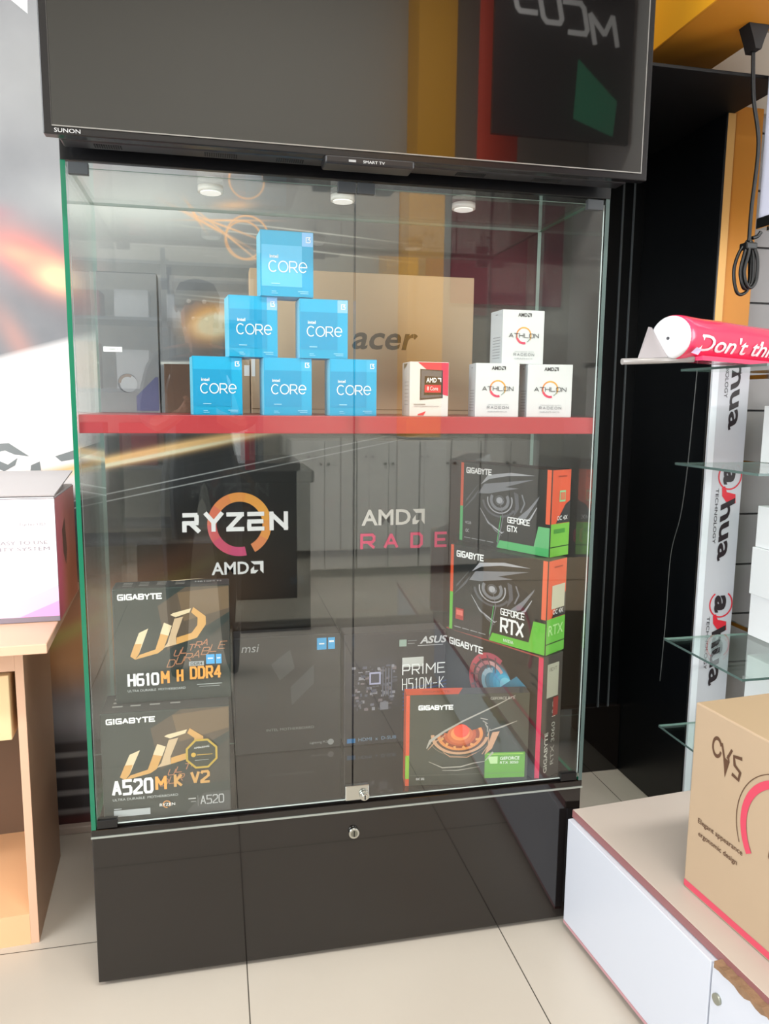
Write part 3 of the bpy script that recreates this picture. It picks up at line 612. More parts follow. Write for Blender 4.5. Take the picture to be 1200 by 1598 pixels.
def gigabyte_board(loc, w, h, d, label, second):
    o = carton('motherboard_box', w, d, h, loc, -0.5, DG, {'top': ink('3a3c3c')}, label, 'box', None, bev=0.0025)
    p = Print(w, h); p.lay = -1
    p.poly([(0.38, 0.16), (0.62, 0.004), (0.995, 0.004), (0.995, 0.235), (0.45, 0.55), (0.42, 0.4)], ink('54493e')); p.poly([(0.55, 0.05), (0.995, 0.01), (0.995, 0.20), (0.6, 0.3)], ink('6c5a46'))
    p.poly([(0.6, 0.64), (0.995, 0.3), (0.995, 0.70), (0.4, 0.7)], ink('3d3c38'))
    if second: p.poly([(0.62, 0.995), (0.78, 0.80), (0.995, 0.795), (0.995, 0.995)], ink('4b4d4e'))
    up_logo(p); p.build('printed_artwork', o)
    q = Print(w, h); q.lay = 12
    stroke(q, 'GIGABYTE', 0.045, 0.045, 0.42, 0.098, WI, 0.0030, 0.35)
    stroke(q, 'ULTRA', 0.50, 0.545, 0.80, 0.605, ink('b0795c'), 0.0018, 0.35, 0.35, 0.10); stroke(q, 'DURABLE' if not second else 'DUR', 0.44, 0.63, 0.95 if not second else 0.62, 0.70, ink('a8785a'), 0.0018, 0.35, 0.35, 0.16 if not second else 0.05)
    if not second:
        stroke(q, 'H610', 0.105, 0.735, 0.375, 0.848, WI, 0.0050, 0.50); stroke(q, 'M', 0.39, 0.725, 0.465, 0.838, OW, 0.0050); stroke(q, 'H', 0.525, 0.72, 0.585, 0.828, OW, 0.0050); stroke(q, 'DDR4', 0.64, 0.70, 0.915, 0.815, OW, 0.0048, 0.50)
        q.text('ULTRA DURABLE  MOTHERBOARD', 0.105, 0.875, 0.60, 0.895, ink('b9bfc0')); q.rect(0.70, 0.86, 0.92, 0.866, ink('a9b0b0')); q.rect(0.72, 0.88, 0.9, 0.884, ink('a9b0b0'))
        q.rect(0.635, 0.655, 0.765, 0.695, ink('9aa0a4')); q.text('DDR4', 0.65, 0.663, 0.75, 0.688, ink('2c3533'), 0.01)
        q.rect(0.785, 0.60, 0.86, 0.685, ink('3a9fdc')); q.rect(0.87, 0.60, 0.92, 0.685, ink('3a9fdc')); q.rect(0.80, 0.63, 0.845, 0.64, WI); q.rect(0.88, 0.63, 0.91, 0.64, WI)
    else:
        stroke(q, 'A520', 0.070, 0.605, 0.39, 0.752, WI, 0.0060, 0.55); stroke(q, 'M', 0.405, 0.60, 0.495, 0.728, OW, 0.0058); stroke(q, 'K', 0.55, 0.595, 0.62, 0.715, GD, 0.0056); stroke(q, 'V2', 0.68, 0.58, 0.835, 0.70, GD, 0.0056, 0.42)
        q.text('ULTRA DURABLE  MOTHERBOARD', 0.075, 0.775, 0.58, 0.797, ink('b9bfc0'))
        q.rect(0.08, 0.885, 0.36, 0.945, ink('a9aeb2')); q.rect(0.082, 0.868, 0.14, 0.876, ink('a9aeb2'))
        stroke(q, 'A520', 0.755, 0.815, 0.945, 0.90, ink('b4b6b8'), 0.0022, 0.35); q.rect(0.735, 0.81, 0.738, 0.91, ink('8a8c8e')); q.rect(0.66, 0.83, 0.72, 0.84, ink('b4b6b8')); q.rect(0.68, 0.86, 0.72, 0.868, ink('8a8c8e'))
        q.arc(0.49, 0.865, 0.006, 0.0085, -50, 280, ink('c98a4c'), n=20); q.text('RYZEN', 0.435, 0.855, 0.555, 0.88, WI, 0.01)
        hx = [(0.775+0.135*math.cos(math.radians(a+22.5)), 0.42+0.135*w/h*math.sin(math.radians(a+22.5))) for a in range(0, 360, 45)]
        q.poly(hx, ink('b89a3c')); hx2 = [(0.775+0.117*math.cos(math.radians(a+22.5)), 0.42+0.117*w/h*math.sin(math.radians(a+22.5))) for a in range(0, 360, 45)]
        q.poly(hx2, ink('34392f')); q.text('AMAZING', 0.715, 0.355, 0.835, 0.372, WI, 0.0, 0, 0.01); q.disc(0.71, 0.425, 0.005, ink('c8a040')); q.rect(0.735, 0.425, 0.86, 0.431, ink('c8a040')); q.rect(0.72, 0.475, 0.83, 0.479, ink('a9aeb2'))
    q.build('lettering', o)
    t = Print(w, d)
    for k, x0 in enumerate((0.08, 0.22, 0.37, 0.53)):
        for j in range(3): t.rect(x0, 0.25+j*0.2, x0+0.08, 0.32+j*0.2, ink('9c9c98'))
    t.text('A520M K V2' if second else 'H610M H', 0.70, 0.35, 0.93, 0.55, ink('b9bfc0')); t.poly([(0.5, 0.3), (0.78, 0.02), (0.72, 0.02), (0.48, 0.2)], GL)
    t.build('top_lettering', o, 'top', h)
    return o
gigabyte_board((0.022, 0.024, GB), 0.262, 0.2405, 0.105, 'black and gold motherboard box marked A520M K V2, beneath another box', True)
gigabyte_board((0.0495, 0.070, GB+0.2415), 0.240, 0.251, 0.064, 'black and gold motherboard box marked H610M H DDR4, on top of another box', False)
# msi style box
o = carton('motherboard_box', 0.268, 0.062, 0.305, (0.300, 0.287, GB), 0, mat('2b2b2e', 0.3), {'right': ink('55565a')}, 'dark grey motherboard box with msi mark, left of the door seam', 'box', None, bev=0.003)
p = Print(0.268, 0.305); p.lay = -1
p.poly([(0.03, 0.22), (0.35, 0.22), (0.5, 0.11), (0.55, 0.24), (0.30, 0.40), (0.30, 0.62), (0.03, 0.45)], ink('333638')); p.poly([(0.34, 0.24), (0.52, 0.12), (0.56, 0.28), (0.42, 0.38)], ink('4a4c50')); p.poly([(0.52, 0.44), (0.74, 0.26), (0.74, 0.42), (0.53, 0.60)], ink('47494d')); p.build('printed_artwork', o)
p = Print(0.268, 0.305); p.lay = 4
p.text('msi', 0.07, 0.06, 0.22, 0.125, ink('a8abb0'), 0.0, 0.2); p.rect(0.77, 0.035, 0.86, 0.135, ink('3a9fd8')); p.rect(0.875, 0.035, 0.94, 0.135, ink('3a9fd8')); p.rect(0.79, 0.08, 0.84, 0.09, WI); p.rect(0.885, 0.06, 0.93, 0.075, WI)
p.text('INTEL MOTHERBOARD', 0.29, 0.79, 0.74, 0.812, ink('8d9095')); p.text('Lightning M.2', 0.70, 0.93, 0.87, 0.958, ink('a8abb0')); p.disc(0.90, 0.945, 0.008, ink('9a9da0')); p.build('lettering', o)
# prime box
o = carton('motherboard_box', 0.270, 0.064, 0.300, (0.575, 0.284, GB), 0, mat('2e2c32', 0.3), {'left': ink('4a4a4e'), 'top': ink('4a484a')}, 'dark motherboard box marked PRIME H510M-K, right of the door seam', 'box', None, bev=0.003)
p = Print(0.27, 0.300); p.lay = -1
p.poly([(0.02, 0.25), (0.45, 0.22), (0.52, 0.3), (0.52, 0.66), (0.1, 0.68), (0.02, 0.6)], ink('36343c'))
rr_ = random.Random(8)
for k in range(110):
    a, b_ = rr_.uniform(0.06, 0.47), rr_.uniform(0.27, 0.66); p.rect(a, b_, a+rr_.uniform(0.008, 0.05), b_+rr_.uniform(0.006, 0.03), ink(rr_.choice(('6a6a7c', '55566a', '8c8c98', '4c4a58', '7a6f78'))))
for k in range(4): p.rect(0.36+0.028*k, 0.30, 0.372+0.028*k, 0.55, ink('5c5e70'))
p.rect(0.235, 0.33, 0.345, 0.44, ink('a8a8c8')); p.rect(0.25, 0.345, 0.33, 0.425, ink('3c3a48')); p.rect(0.34, 0.60, 0.42, 0.67, ink('7c7c88'))
for k in range(6): p.poly([(0.56, 0.50+k*0.035), (0.995, 0.44+k*0.03), (0.995, 0.45+k*0.03), (0.56, 0.515+k*0.035)], ink('2c4a80'))
p.build('printed_artwork', o)
p = Print(0.27, 0.300); p.lay = 136
p.rect(0.52, 0.055, 0.59, 0.115, ink('8ea39a')); p.rect(0.60, 0.065, 0.69, 0.07, ink('8d9095')); p.rect(0.60, 0.09, 0.67, 0.095, ink('8d9095'))
p.text('ASUS', 0.72, 0.035, 0.975, 0.10, ink('c8c8cc'), 0.03, 0.25); p.rect(0.70, 0.113, 0.95, 0.118, ink('c8c8cc'))
p.rect(0.55, 0.215, 0.76, 0.30, ink('c6c8c6')); stroke(p, 'PRIME', 0.55, 0.275, 0.975, 0.37, WI, 0.0030, 0.4); stroke(p, 'H510M-K', 0.55, 0.40, 0.965, 0.505, WI, 0.0024, 0.5)
p.rect(0.02, 0.905, 0.10, 0.945, ink('2c7ab8')); p.text('HDMI  x  D-SUB', 0.13, 0.905, 0.50, 0.935, ink('7d9ab8')); p.build('lettering', o)
# ================================================================== GRAPHICS CARD BOXES
GK = mat('26292a', 0.35); ORN = ink('d2502f'); GRN = ink('5fb23c'); GRN2 = ink('4fae6a')
def eye_art(p, cu, cv, sc, cols, w, h):
    """armoured eye: rings, brow blades and shards"""
    a, b_, c_ = cols
    def Q(x, y): return (cu+x*sc/w, cv+y*sc/h)
    p.arc(cu, cv, 0.20*sc, 0.28*sc, 150, 395, b_, n=28, sy=0.8); p.arc(cu, cv, 0.33*sc, 0.36*sc, 170, 380, a, n=28, sy=0.8); p.arc(cu, cv, 0.44*sc, 0.50*sc, 185, 330, c_, n=24, sy=0.75)
    p.disc(cu, cv, 0.13*sc, b_, sy=0.8); p.disc(cu, cv, 0.08*sc, a, sy=0.8); p.arc(cu, cv, 0.10*sc, 0.12*sc, 0, 300, GK, n=20, sy=0.8)
    p.poly([Q(-0.62, -0.10), Q(-0.45, -0.32), Q(0.10, -0.40), Q(0.92, -0.52), Q(0.15, -0.30), Q(0.52, -0.30), Q(-0.05, -0.18), Q(-0.30, -0.12)], b_)
    p.poly([Q(-0.55, -0.30), Q(-0.35, -0.52), Q(0.3, -0.62), Q(0.95, -0.60), Q(0.2, -0.54), Q(-0.30, -0.44)], a)
    p.line([Q(-1.05, 0.30), Q(-0.72, -0.02), Q(-0.60, -0.18)], [0.001, 0.006, 0.001], c_); p.line([Q(-0.98, 0.10), Q(-0.62, -0.30)], [0.005, 0.001], c_)
    p.line([Q(-0.55, 0.22), Q(-0.30, 0.52), Q(0.10, 0.70), Q(0.16, 0.66)], [0.001, 0.004, 0.004, 0.001], a); p.line([Q(-0.45, 0.36), Q(-0.1, 0.66), Q(0.1, 0.76)], [0.001, 0.003, 0.001], b_)
    p.line([Q(0.02, 0.0), Q(0.12, 0.35), Q(0.02, 0.85), Q(-0.04, 1.1)], [0.001, 0.002, 0.003, 0.001], b_); p.line([(0.485, 0.60), (0.45, 0.93)], 0.0022, GRN2)
    p.poly([Q(0.42, 0.42), Q(0.75, 0.30), Q(1.05, -0.12), Q(1.08, -0.20), Q(0.80, 0.10), Q(0.55, 0.30)], b_); p.line([Q(0.62, 0.44), Q(0.86, 0.30), Q(1.02, 0.05)], [0.001, 0.005, 0.002], a)
    p.poly([Q(0.40, -0.22), Q(0.52, -0.18), Q(0.56, 0.12), Q(0.40, 0.32), Q(0.46, 0.08)], c_); p.line([Q(0.62, -0.18), Q(0.70, 0.0), Q(0.60, 0.2)], 0.004, b_)
EYE = (ink('a4a6ae'), ink('777a82'), ink('54565e'))
def gpu(loc, ang, w, h, d, label, kind):
    o = carton('graphics_card_box', w, d, h, loc, ang, GK, {'right': ORN, 'left': ORN, 'top': ink('2c2c30')}, label, 'box', None, bev=0.001)
    p = Print(w, h); p.lay = 0
    p.rect(0.0, 0.0, 0.035, 0.55, ORN); p.rect(0.0, 0.55, 0.035, 0.99, GRN if kind == 'RTX' else GRN2)
    eye_art(p, 0.46, 0.42, 0.118*w/0.3, EYE, w, h); p.rect(0.955, 0.0, 1.0, 0.62, ink('dc6446'))
    p.poly([(0.83, 0.995), (0.885, 0.66), (1.0, 0.66), (1.0, 0.995)], GRN if kind == 'RTX' else ink('6cb47c')); p.poly([(0.45, 0.995), (0.48, 0.90), (1.0, 0.90), (1.0, 0.995)], GRN if kind == 'RTX' else GRN2)
    p.build('printed_artwork', o)
    q = Print(w, h); q.lay = 24
    stroke(q, 'GIGABYTE', 0.075, 0.055, 0.37, 0.13, WI, 0.0032, 0.35)
    if kind == 'RTX':
        stroke(q, 'GEFORCE', 0.56, 0.60, 0.80, 0.675, WI, 0.0024, 0.3); stroke(q, 'RTX', 0.56, 0.70, 0.80, 0.87, WI, 0.0058, 0.22); q.rect(0.08, 0.72, 0.17, 0.85, ink('a82c2c')); q.rect(0.09, 0.74, 0.16, 0.80, ink('d86a60')); q.text('NVIDIA', 0.60, 0.93, 0.70, 0.965, WI, 0.0)
    else:
        stroke(q, 'GEFORCE', 0.56, 0.60, 0.80, 0.672, WI, 0.0024, 0.3); stroke(q, 'GTX', 0.56, 0.70, 0.67, 0.775, WI, 0.0026, 0.3); q.text('4GB', 0.075, 0.73, 0.15, 0.765, ink('a8abb0')); q.text('OC', 0.085, 0.83, 0.125, 0.87, ink('c8cbd0'))
    for k in range(4): q.rect(0.07+k*0.09, 0.935, 0.145+k*0.09, 0.945, ink('8d9095'))
    q.build('lettering', o)
    r = Print(d, h); r.lay = 0
    r.poly([(0.0, 0.62), (1.0, 0.62), (1.0, 1.0), (0.0, 1.0)], GRN if kind == 'RTX' else ink('6fb43c')); r.poly([(0.25, 0.615), (0.75, 0.40), (1.0, 0.36), (1.0, 0.615)], ink('232528')); r.rect(0.0, 0.88, 1.0, 0.892, ink('20401c'))
    if kind == 'RTX': r.rect(0.22, 0.27, 0.92, 0.52, ink('b8b8a4')); r.text('RTX', 0.1, 0.69, 0.9, 0.80, ink('a8d890'), 0.01)
    else: r.rect(0.40, 0.24, 0.72, 0.37, ink('7cc08c')); r.rect(0.44, 0.26, 0.70, 0.35, ink('c06a48')); r.rect(0.15, 0.68, 0.75, 0.73, ink('3f8a2c'))
    r.rect(0.3, 0.07, 0.75, 0.085, ink('9c3018')); r.text('OC', 0.3, 0.53, 0.55, 0.58, WI); r.text('4X', 0.62, 0.53, 0.86, 0.58, WI)
    r.build('side_print', o, 'right', w)
    return o
def place(N, ang, w):       # left corner from the near right corner
    a = math.radians(ang); return N[0]-w*math.cos(a), N[1]-w*math.sin(a)
# big box with the coloured fan
wB, hBg, dB, aB = 0.318, 0.3045, 0.072, -62.0
x, y = place((0.997, 0.0125), aB, wB)
o = carton('graphics_card_box', wB, dB, hBg, (x, y, GB), aB, GK, {'right': mat('3a3634', 0.35), 'top': ink('2a2a2c')}, 'large graphics card box with red and blue fan, lowest in the corner stack', 'box', None, bev=0.001)
p = Print(wB, hBg); p.lay = 0; PK = ink('d43a5c')
p.rect(0.955, 0.0, 1.0, 1.0, PK); p.rect(0.0, 0.0, 1.0, 0.012, ink('a04844'))
for k in range(9):
    p.disc(0.50+0.02*k, 0.33-0.0*k, 0.062-0.0052*k, ink(('4e4046', '5a4550', '5d5660', '4f6a78', '46809a', '4090b4', '3aa0c8', '48b0d4', '7ccce4')[k]))
p.arc(0.50, 0.34, 0.058, 0.072, 60, 250, [ink(c) for c in ('a84c60', 'b84858', 'a84a50', '8c4448')], n=30)
p.arc(0.50, 0.34, 0.042, 0.052, 40, 220, [ink('c89a9c'), ink('b07078'), ink('8c5860')], n=30); p.arc(0.52, 0.34, 0.024, 0.036, 90, 300, [ink('9ab4c4'), ink('7aa4b8'), ink('4c6c7c')], n=30)
for k in range(7): a = math.radians(60+25*k); p.line([(0.50+0.03*math.cos(a)/wB, 0.34-0.03*math.sin(a)/hBg), (0.50+0.066*math.cos(a+.3)/wB, 0.34-0.066*math.sin(a+.3)/hBg)], [0.002, 0.005], ink('6a5058'))
p.poly([(0.60, 0.36), (0.76, 0.22), (0.86, 0.28), (0.80, 0.42), (0.62, 0.46)], ink('3a7c98'))
p.build('printed_artwork', o)
q = Print(wB, hBg); q.lay = 30; stroke(q, 'GIGABYTE', 0.05, 0.075, 0.42, 0.135, WI, 0.0036, 0.35); q.build('lettering', o)
r = Print(dB, hBg); r.rect(0.2, 0.07, 0.8, 0.34, ink('a8a898')); r.text('18DVT', 0.3, 0.1, 0.7, 0.13, ink('6a6a60')); r.build('paper_label', o, 'right', wB)
r = Print(dB, hBg); r.lay = 2; r.vtext('GIGABYTE', 0.18, 0.62, 0.36, 0.95, ink('c4c4bc'), 0.02, down=False); r.vtext('RTX 3060 12G', 0.52, 0.38, 0.70, 0.90, ink('b0b0a8'), 0.0, down=False); r.rect(0.56, 0.35, 0.82, 0.50, ink('8c2c2c')); r.build('side_lettering', o, 'right', wB)
z1 = GB+hBg+0.0006
x, y = place((1.003, 0.020), -58.0, 0.293)
gpu((x, y, z1), -58.0, 0.293, 0.2235, 0.076, 'graphics card box marked RTX with a silver eye, middle of the right corner stack', 'RTX')
z2 = z1+0.2240
x, y = place((1.020, 0.055), -62.0, 0.290)
gpu((x, y, z2), -62.0, 0.290, 0.2045, 0.070, 'graphics card box marked GTX with a silver eye, top of the right corner stack', 'GTX')
# front box with the fiery eye
wF, hF, dF, aF = 0.289, 0.2205, 0.040, -7.5
x, y = place((0.967, 0.016), aF, wF)
o = carton('graphics_card_box', wF, dF, hF, (x, y, GB), aF, mat('383c34', 0.35), {'left': ORN, 'top': mat('46484a', 0.4), 'right': mat('202224', 0.4)}, 'graphics card box with a glowing orange eye, standing in front of the stack', 'box', None, bev=0.001)
p = Print(wF, hF); p.lay = 0
p.rect(0.0, 0.0, 0.032, 0.66, ORN); p.rect(0.0, 0.66, 0.032, 0.92, ink('7fb02c')); p.rect(0.0, 0.92, 0.032, 1.0, ORN)
f0, f1, f2, f3 = ink('d8502c'), ink('d88848'), ink('c49878'), ink('a8a49c')
ex, ey = 0.44, 0.44
for r0, r1, c_, a0, a1 in ((0.060, 0.068, f2, 180, 350), (0.046, 0.054, f1, 180, 385), (0.030, 0.038, ink('b8542c'), 170, 385), (0.073, 0.075, ink('7c6c60'), 200, 330), (0.038, 0.046, ink('8c4020'), 180, 385), (0.054, 0.060, ink('5c4034'), 180, 385)): p.arc(ex, ey, r0, r1, a0, a1, c_, n=30, sy=0.72)
p.disc(ex, ey, 0.030, ink('c8683c'), sy=0.75); p.disc(ex, ey-0.01, 0.022, ink('e88c54'), sy=0.75); p.disc(ex+0.01, ey-0.04, 0.018, ink('ec5440'), sy=0.9)
for k in range(6): a = math.radians(195+28*k); p.line([(ex+0.040*math.cos(a)/wF, ey-0.029*math.sin(a)/hF), (ex+0.050*math.cos(a+.12)/wF, ey-0.036*math.sin(a+.12)/hF)], [0.006, 0.004], ink('d89858'))
p.line([(0.17, 0.585), (0.20, 0.50), (0.31, 0.40), (0.46, 0.29), (0.72, 0.13), (0.88, 0.02)], [0.002, 0.007, 0.005, 0.004, 0.003, 0.001], f3); p.line([(0.18, 0.60), (0.24, 0.51), (0.32, 0.44)], [0.001, 0.003, 0.001], f2)
p.line([(0.19, 0.73), (0.30, 0.80), (0.45, 0.795), (0.55, 0.76), (0.68, 0.735)], [0.001, 0.0025, 0.003, 0.0025, 0.001], f3); p.line([(0.30, 0.83), (0.42, 0.835), (0.60, 0.80)], [0.001, 0.002, 0.001], f3); p.line([(0.30, 0.62), (0.36, 0.68), (0.5, 0.69), (0.58, 0.64)], [0.001, 0.002, 0.002, 0.001], f2)
for k in range(5): p.line([(0.60+0.02*k, 0.26+0.03*k), (0.66, 0.28+0.045*k)], 0.0022, f3)
p.line([(0.68, 0.40), (0.78, 0.36), (0.90, 0.30)], [0.002, 0.004, 0.001], f3); p.poly([(0.70, 0.42), (0.76, 0.41), (0.70, 0.60), (0.64, 0.67)], f2); p.line([(0.71, 0.64), (0.65, 0.73)], [0.005, 0.002], f3); p.line([(0.67, 0.42), (0.67, 0.56), (0.62, 0.66)], 0.002, f2)
p.rect(0.03, 0.875, 0.99, 0.878, ink('6a6c64'))
p.build('printed_artwork', o)
p = Print(wF, hF); p.lay = 26
p.rect(0.645, 0.645, 0.975, 0.93, ink('5f9c34')); p.rect(0.665, 0.66, 0.96, 0.67, ink('9cc84c')); p.poly([(0.67, 0.69), (0.75, 0.69), (0.75, 0.77), (0.69, 0.77)], ink('b8d8a0')); p.text('GEFORCE', 0.77, 0.695, 0.93, 0.73, WI, 0.01); p.text('RTX 3050', 0.77, 0.745, 0.92, 0.775, WI, 0.0); p.build('green_label', o)
p = Print(wF, hF); p.lay = 4; stroke(p, 'GIGABYTE', 0.10, 0.11, 0.38, 0.165, WI, 0.0030, 0.35); p.text('OC 2G', 0.09, 0.91, 0.155, 0.935, WI, 0.01); p.text('GEFORCE RTX', 0.68, 0.035, 0.88, 0.065, ink('b8b8b0'), 0, 0, 0.0); p.build('lettering', o)
p = Print(wF, dF); p.poly([(0.0, 1.0), (0.0, 0.02), (0.48, 0.02), (0.42, 1.0)], ORN); p.text('GIGABYTE', 0.14, 0.4, 0.36, 0.7, ink('8c2c18')); p.build('top_print', o, 'top', hF)
# ================================================================== LEFT: DESK AND CARTON
WOOD = mat('dbb296', 0.45, var=0.07, vscale=4); WOOD2 = mat('b89478', 0.5, var=0.08, vscale=4)
desk = empty('computer_desk', (-0.155, 0.190, 0), math.radians(3)); tag(desk, 'light wooden desk with a drawer beside the display cabinet', 'desk')
MB().box(-1.15, 0.070, -0.14, 0.425, 0.7295, 0.7505, WOOD, bev=0.002).build('desk_top', desk)
MB().box(-0.018, 0.0, -0.012, 0.34, 0, 0.7295, WOOD, {'right': WOOD2}, bev=0.001).build('side_panel', desk)
MB().box(-1.09, -1.07, -0.012, 0.42, 0, 0.7295, WOOD2).build('side_panel', desk)
MB().box(-1.07, -0.018, 0.40, 0.415, 0.42, 0.7295, WOOD2).build('back_panel', desk)
MB().box(-0.40, -0.018, -0.012, 0.36, 0.0, 0.075, mat('e8b88c', 0.45)).build('plinth', desk)
MB().box(-0.40, -0.018, -0.012, 0.39, 0.655, 0.7295, WOOD).build('apron', desk)
MB().box(-0.40, -0.018, 0.36, 0.375, 0.075, 0.42, mat('6a5240', 0.6)).build('inner_panel', desk)
dr = MB().box(-0.39, -0.030, -0.018, 0.35, 0.50, 0.648, mat('e6ca9c', 0.45), bev=0.002).build('drawer', desk)
MB().cyl((-0.21, -0.04, 0.575), 0.012, 0.022, CHROME, 'Y').build('knob', dr)
MB().cyl((-0.142, -0.0165, 0.69), 0.006, 0.006, CHROME, 'Y', n=16).build('lock', desk)
# carton
ct = empty('security_system_carton', (-0.0820, 0.222, 0.7512), math.radians(2.0)); tag(ct, 'white and pink security system carton with open flaps on the wooden desk', 'carton')
PKW = mat('f4eef2', 0.5)
def carton_side():
    m = bpy.data.materials.new('carton_side_print'); m.use_nodes = True; nt = m.node_tree; b = nt.nodes['Principled BSDF']
    tc = nt.nodes.new('ShaderNodeTexCoord'); sp = nt.nodes.new('ShaderNodeSeparateXYZ'); nt.links.new(tc.outputs['Object'], sp.inputs[0])
    f = E(nt, sp.outputs[1])/0.29
    c = mixc(nt, f.step(0.30, 0.35), rgb('e06a84'), rgb('cf7e60'))
    c = mixc(nt, E(nt, sp.outputs[2]).step(0.20, 0.2), c, rgb('d49090')); nt.links.new(c, b.inputs['Base Color']); b.inputs['Roughness'].default_value = 0.4; return m
MB().box(-0.42, 0, 0, 0.29, 0, 0.278, PKW, {'right': carton_side(), 'bottom': mat('7d7480', 0.6)}, bev=0.001).build('carton_body', ct)
m_ = MB(); m_.prism([(-0.42, 0.278), (-0.42, 0.281), (-0.02, 0.300), (-0.02, 0.297)], 0.0, 0.0, PKW, 'Y') if False else None
MB().box(-0.42, -0.002, 0.0, 0.285, 0.2785, 0.281, mat('d9d4d6', 0.5)).build('carton_flap', ct)
m_ = MB(); m_.bm.verts.ensure_lookup_table()
m_.prism([(0.002, 0.283), (0.0, 0.286), (0.29, 0.315), (0.29, 0.311)], -0.42, -0.0, mat('c8c4c6', 0.5), 'X'); m_.build('carton_flap', ct)
p = Print(0.42, 0.278); p.rect(0.0, 0.955, 1.0, 1.0, ink('847c88')); p.poly([(0.62, 0.955), (1.0, 0.70), (1.0, 0.955)], ink('eebfe2')); p.poly([(0.8, 0.955), (1.0, 0.83), (1.0, 0.955)], ink('f0a0dc'))
p.text('AND EASY TO USE', 0.60, 0.335, 0.955, 0.365, ink('98909a')); p.text('SECURITY SYSTEM', 0.58, 0.385, 0.965, 0.415, ink('98909a')); p.text('Turbo HD', 0.82, 0.19, 0.95, 0.215, ink('a8a0a8')); p.build('lettering', ct).location = (-0.42, 0, 0)
p = Print(0.29, 0.278); p.poly([(0.28, 0.30), (0.42, 0.22), (0.48, 0.5), (0.40, 0.62), (0.3, 0.5)], ink('7a5c50')); p.build('printed_artwork', ct, 'right', 0)
MB().cyl((-0.11, 0.06, 0.2845), 0.022, 0.0012, mat('6a4634', 0.6)).build('handle_hole', ct)
# ================================================================== RIGHT: BENCH CABINET AND CARTON
bench = empty('low_cabinet', (1.0726, -0.0150, 0), math.radians(4.6)); tag(bench, 'long low white cabinet with maroon edging, in front of the glass shelves', 'cabinet')
BW = mat('c3c7d1', 0.35); MAR = mat('8a5c5c', 0.45)
BZ = 0.300
# local frame: x to the right, y towards the camera is negative
MB().box(0.004, 0.62, -1.6, 0.0, 0.035, BZ-0.018, BW, bev=0.002).build('carcass', bench)
MB().box(0.0, 0.62, -1.6, 0.0, BZ-0.018, BZ, mat('b8aca2', 0.4, var=0.04, vscale=5), bev=0.0015).build('worktop', bench)
MB().box(-0.0015, 0.0, -1.6, -0.002, BZ-0.018, BZ-0.0005, MAR).build('edge_strip', bench)
MB().box(0.03, 0.60, -1.58, -0.02, 0.0, 0.035, mat('a07c7c', 0.5)).build('plinth', bench)
for y0, y1 in ((-0.488, -0.004), (-0.975, -0.492)):
    dd = MB().box(-0.014, 0.003, y0, y1, 0.022, BZ-0.020, BW, bev=0.0015).build('door', bench)
    MB().box(-0.0145, 0.0025, y0+0.001, y1-0.001, 0.0155, 0.0225, mat('b8898e', 0.5)).build('edge_strip', dd)
    yy = y1-0.018 if y0 < -0.5 else None
    if yy: MB().cyl((-0.0185, yy, BZ-0.075), 0.0095, 0.006, mat('9a9c90', 0.35, metal=0.6), 'X').build('keyhole_lock', dd)
m_ = MB()                                               # chipped edge
rr_ = random.Random(3)
pts = [(-0.50-0.012*k, BZ-0.019+rr_.uniform(-0.004, 0.003)) for k in range(18)]+[(-0.50-0.012*k, BZ-0.0105+rr_.uniform(-0.004, 0.002)) for k in range(17, -1, -1)]
m_.prism(pts, -0.0185, -0.001, mat('86684e', 0.85, bump=0.6, bscale=200, var=0.35, vscale=60), 'X'); m_.build('chipped_edge', bench)
# carton with the printed mark
bc = empty('monitor_carton', (1.158, -0.3270, BZ+0.0002), math.radians(5.0)); tag(bc, 'brown cardboard carton with red printed band standing on the low white cabinet', 'carton')
MB().box(0, 0.40, -0.72, 0, 0, 0.382, mat('ac967d', 0.75, 0.2, var=0.04, vscale=6), {'top': mat('a08a6c', 0.8)}, bev=0.003).build('carton_body', bc)
# left face printing: face seen from the left, u runs towards the camera
p = Print(0.72, 0.382); RB = ink('c8485c'); DB = ink('5a4030')
p.rect(0.0, 0.955, 0.74, 0.990, RB)
p.arc(0.088, 0.165, 0.0085, 0.0130, 20, 345, DB, n=24, sy=1.6); p.line([(0.104, 0.13), (0.116, 0.20)], 0.005, DB); p.line([(0.140, 0.135), (0.126, 0.19)], 0.005, DB); p.poly([(0.112, 0.19), (0.135, 0.20), (0.122, 0.29)], DB); p.line([(0.175, 0.15), (0.148, 0.16), (0.152, 0.20), (0.172, 0.22), (0.168, 0.26), (0.145, 0.25)], 0.0065, DB); p.line([(0.128, 0.17), (0.132, 0.2)], 0.004, DB)
p.text('Elegant appearance', 0.04, 0.58, 0.20, 0.615, DB, 0.01); p.text('ergonomic design', 0.045, 0.645, 0.185, 0.68, DB, 0.01)
p.arc(0.335, 0.42, 0.094, 0.108, 55, 215, RB, n=40); p.arc(0.335, 0.42, 0.117, 0.1185, 20, 205, DB, n=40); p.line([(0.36, 0.28), (0.29, 0.33), (0.28, 0.52), (0.34, 0.62), (0.42, 0.60)], 0.002, DB)
p.text('G', 0.30, 0.78, 0.335, 0.85, DB, 0.02)
p.build('printed_artwork', bc, 'left').location = (0, -0.72, 0)
m_ = MB(); m_.box(0.0, 0.40, -0.362, -0.358, 0.3815, 0.3835, mat('8f7654', 0.8)); m_.build('top_seam', bc)
